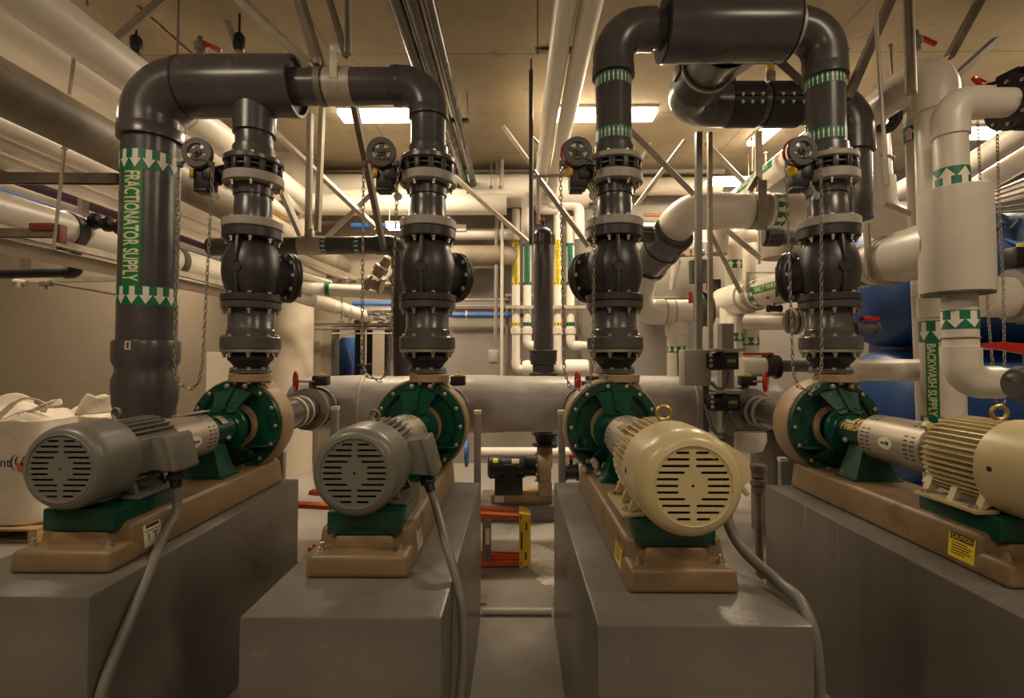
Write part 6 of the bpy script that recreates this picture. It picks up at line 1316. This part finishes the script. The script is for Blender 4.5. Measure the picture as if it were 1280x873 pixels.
S('broad brown brace leaning up right of the far right riser', (1059, 124, 3.7), (1135, -50, 3.7), .055, 'galv_dark'); rod('long slim pole right of the far right riser, from the ceiling to the white pipe', (1091, -40, 3.45), (1109, 232, 3.45), .013, 'galv'); S('pale thick strut hanging from the ceiling by the backwash elbow', (1131, -130, 3.3), (1139, 117, 3.3), .062, 'galv', (-.9, -1, 0))
S('brown brace leaning to the ceiling right of the backwash elbow, upper', (1186, 72, 4.2), (1233, -14, 4.2), .055, 'galv_dark'); S('grey brace right of the backwash elbow, reaching the ceiling', (1192, 98, 4.2), (1245, 50, 4.2), .05, 'galv_dark')
rod('short hanger rod stub near the backwash elbow', (1113, 55, 4.3), (1115, 92, 4.3), .011); rod('hanger rod by the top of the far right riser', (1059, 60, 4.3), (1061, 120, 4.3), .012)
S('small steel angle arm beside the fat white tee', (1108, 255, 3.5), (1139, 268, 3.4), .03, 'galv'); S('level pale strut on top of the blue tank', (1086, 281, 4.9), (1150, 280, 4.9), .045, 'galv', (0, 0, -1))
rod('tall thin rod between fat twin pipes and third riser', (586, 30, 7.4), (588, 60, 7.4), .005) if False else None
# little sprinkler pipework
def sprinkler(label, p, hm='red', m='galv_dark'):
    t = thing('sprinkler_valve', label, 'valve', p); p = V(p); b = MB(); b.lathe(p - V((0, 0, .06)), up, [(0, 0), (0, .03), (.04, .03), (.05, .045), (.10, .045), (.11, .025), (.16, .02), (.16, 0)], 16); b.build('body', m, t)
    b = MB(); b.box(p + V((.09, 0, .02)), (.15, .03, .035), Matrix.Rotation(.45, 3, 'Y'), bev=.008); b.build('handle', hm, t)
sprinkler('small valve with red lever above the big left elbow', P(250, 62, 3.7)); sprinkler('small valve with red lever above the backwash elbow', P(1145, 54, 3.9))
pipe('copper_pipe', 'thin copper sprinkler pipe across the ceiling at upper left', 'pipe', [(150, -12, 4.2), (245, 72, 4.2)], .014, 'copper', elbow=False)
for q, y, lb in ((170, 55, 'black fixture hanging behind the top white pipe, upper left'), (299, 52, 'small black fixture under the ceiling above the left header')):
    b = MB(); p = P(q, y, 4.3); b.lathe(p + V((0, 0, -.09)), up, [(0, 0), (0, .035), (.03, .05), (.13, .05), (.16, .03), (.16, 0)], 20); b.cyl(p + V((0, 0, .06)), (p.x, p.y, ZC), .01, 8); tag(b.build('hanging_fixture', 'black'), lb, 'fixture')
# ================================================================ lights
LG = 'fluorescent ceiling lights'
def fixture(label, x, y, w=1.24, d=.28, z=ZC, lamp=80, along_y=False):
    t = thing('ceiling_light', label, 'light', (x, y, z - .10), LG); sx, sy = (d, w) if along_y else (w, d)
    b = MB(); b.box((x, y, z - .018), (sx, sy, .036), bev=.006)
    if z < ZC:
        b.cyl((x - sx * .4, y, z), (x - sx * .4, y, ZC), .006, 6); b.cyl((x + sx * .4, y, z), (x + sx * .4, y, ZC), .006, 6)
    b.build('housing', 'paper', t)
    b = MB(); b.box((x, y, z - .066), (sx - .02, sy - .02, .06), bev=.015, segs=3); b.build('diffuser', 'lamp', t)
    l = bpy.data.lights.new('lamp_light', 'AREA'); l.shape = 'RECTANGLE'; l.size = sx; l.size_y = sy; l.energy = lamp; l.color = (1, .80, .56); lo = bpy.data.objects.new('lamp_light', l); COL.objects.link(lo); lo.location = (x, y, z - .105)
p = P(487, 143, 6.05); fixture('bright fluorescent light on the ceiling left of the second riser top', p.x, 6.05)
p = P(757, 141, 6.05); fixture('bright fluorescent light on the ceiling behind the third riser', p.x, 6.05)
fixture('ceiling light just under the black strap couplings', P(966, 176, 6.4).x, 6.3, d=.22, lamp=70, along_y=True)
p = P(912, 228, 7.4); fixture('lower hung light above the fat white elbowed pipe, far right back', p.x, 7.4, .72, .2, p.z + .06, 45)
p = P(500, 279, 7.0); fixture('small light glowing behind the chains of the second riser', p.x - .06, 7.2, .36, .2, p.z + .06, 22)
for x, y, lb, e in ((-5.2, 4.4, 'ceiling light hidden behind the left pipe bank, nearer', 60), (-5.6, 7.0, 'ceiling light hidden behind the left pipe bank, farther', 60), (5.6, 4.3, 'ceiling light out of frame at the right, over the tanks', 60), (-3.0, .2, 'ceiling light over the camera side, left', 50), (2.9, .2, 'ceiling light over the camera side, right', 52), (.0, -2.2, 'ceiling light behind the camera', 30), (6.2, 6.6, 'ceiling light over the far end of the blue tanks', 55), (-2.4, 10.6, 'ceiling light past the doorway', 110)):
    fixture(lb, x, y, lamp=e)
w = bpy.data.worlds.new('world'); sc.world = w; w.use_nodes = True; bg = w.node_tree.nodes['Background']; bg.inputs[0].default_value = (1, .82, .6, 1); bg.inputs[1].default_value = .02
sc.view_settings.view_transform = 'Standard'; sc.view_settings.look = 'None'; sc.view_settings.gamma = 1; sc.view_settings.use_curve_mapping = False; sc.view_settings.exposure = 0.48
sc.cycles.use_denoising = True; sc.cycles.max_bounces = 8
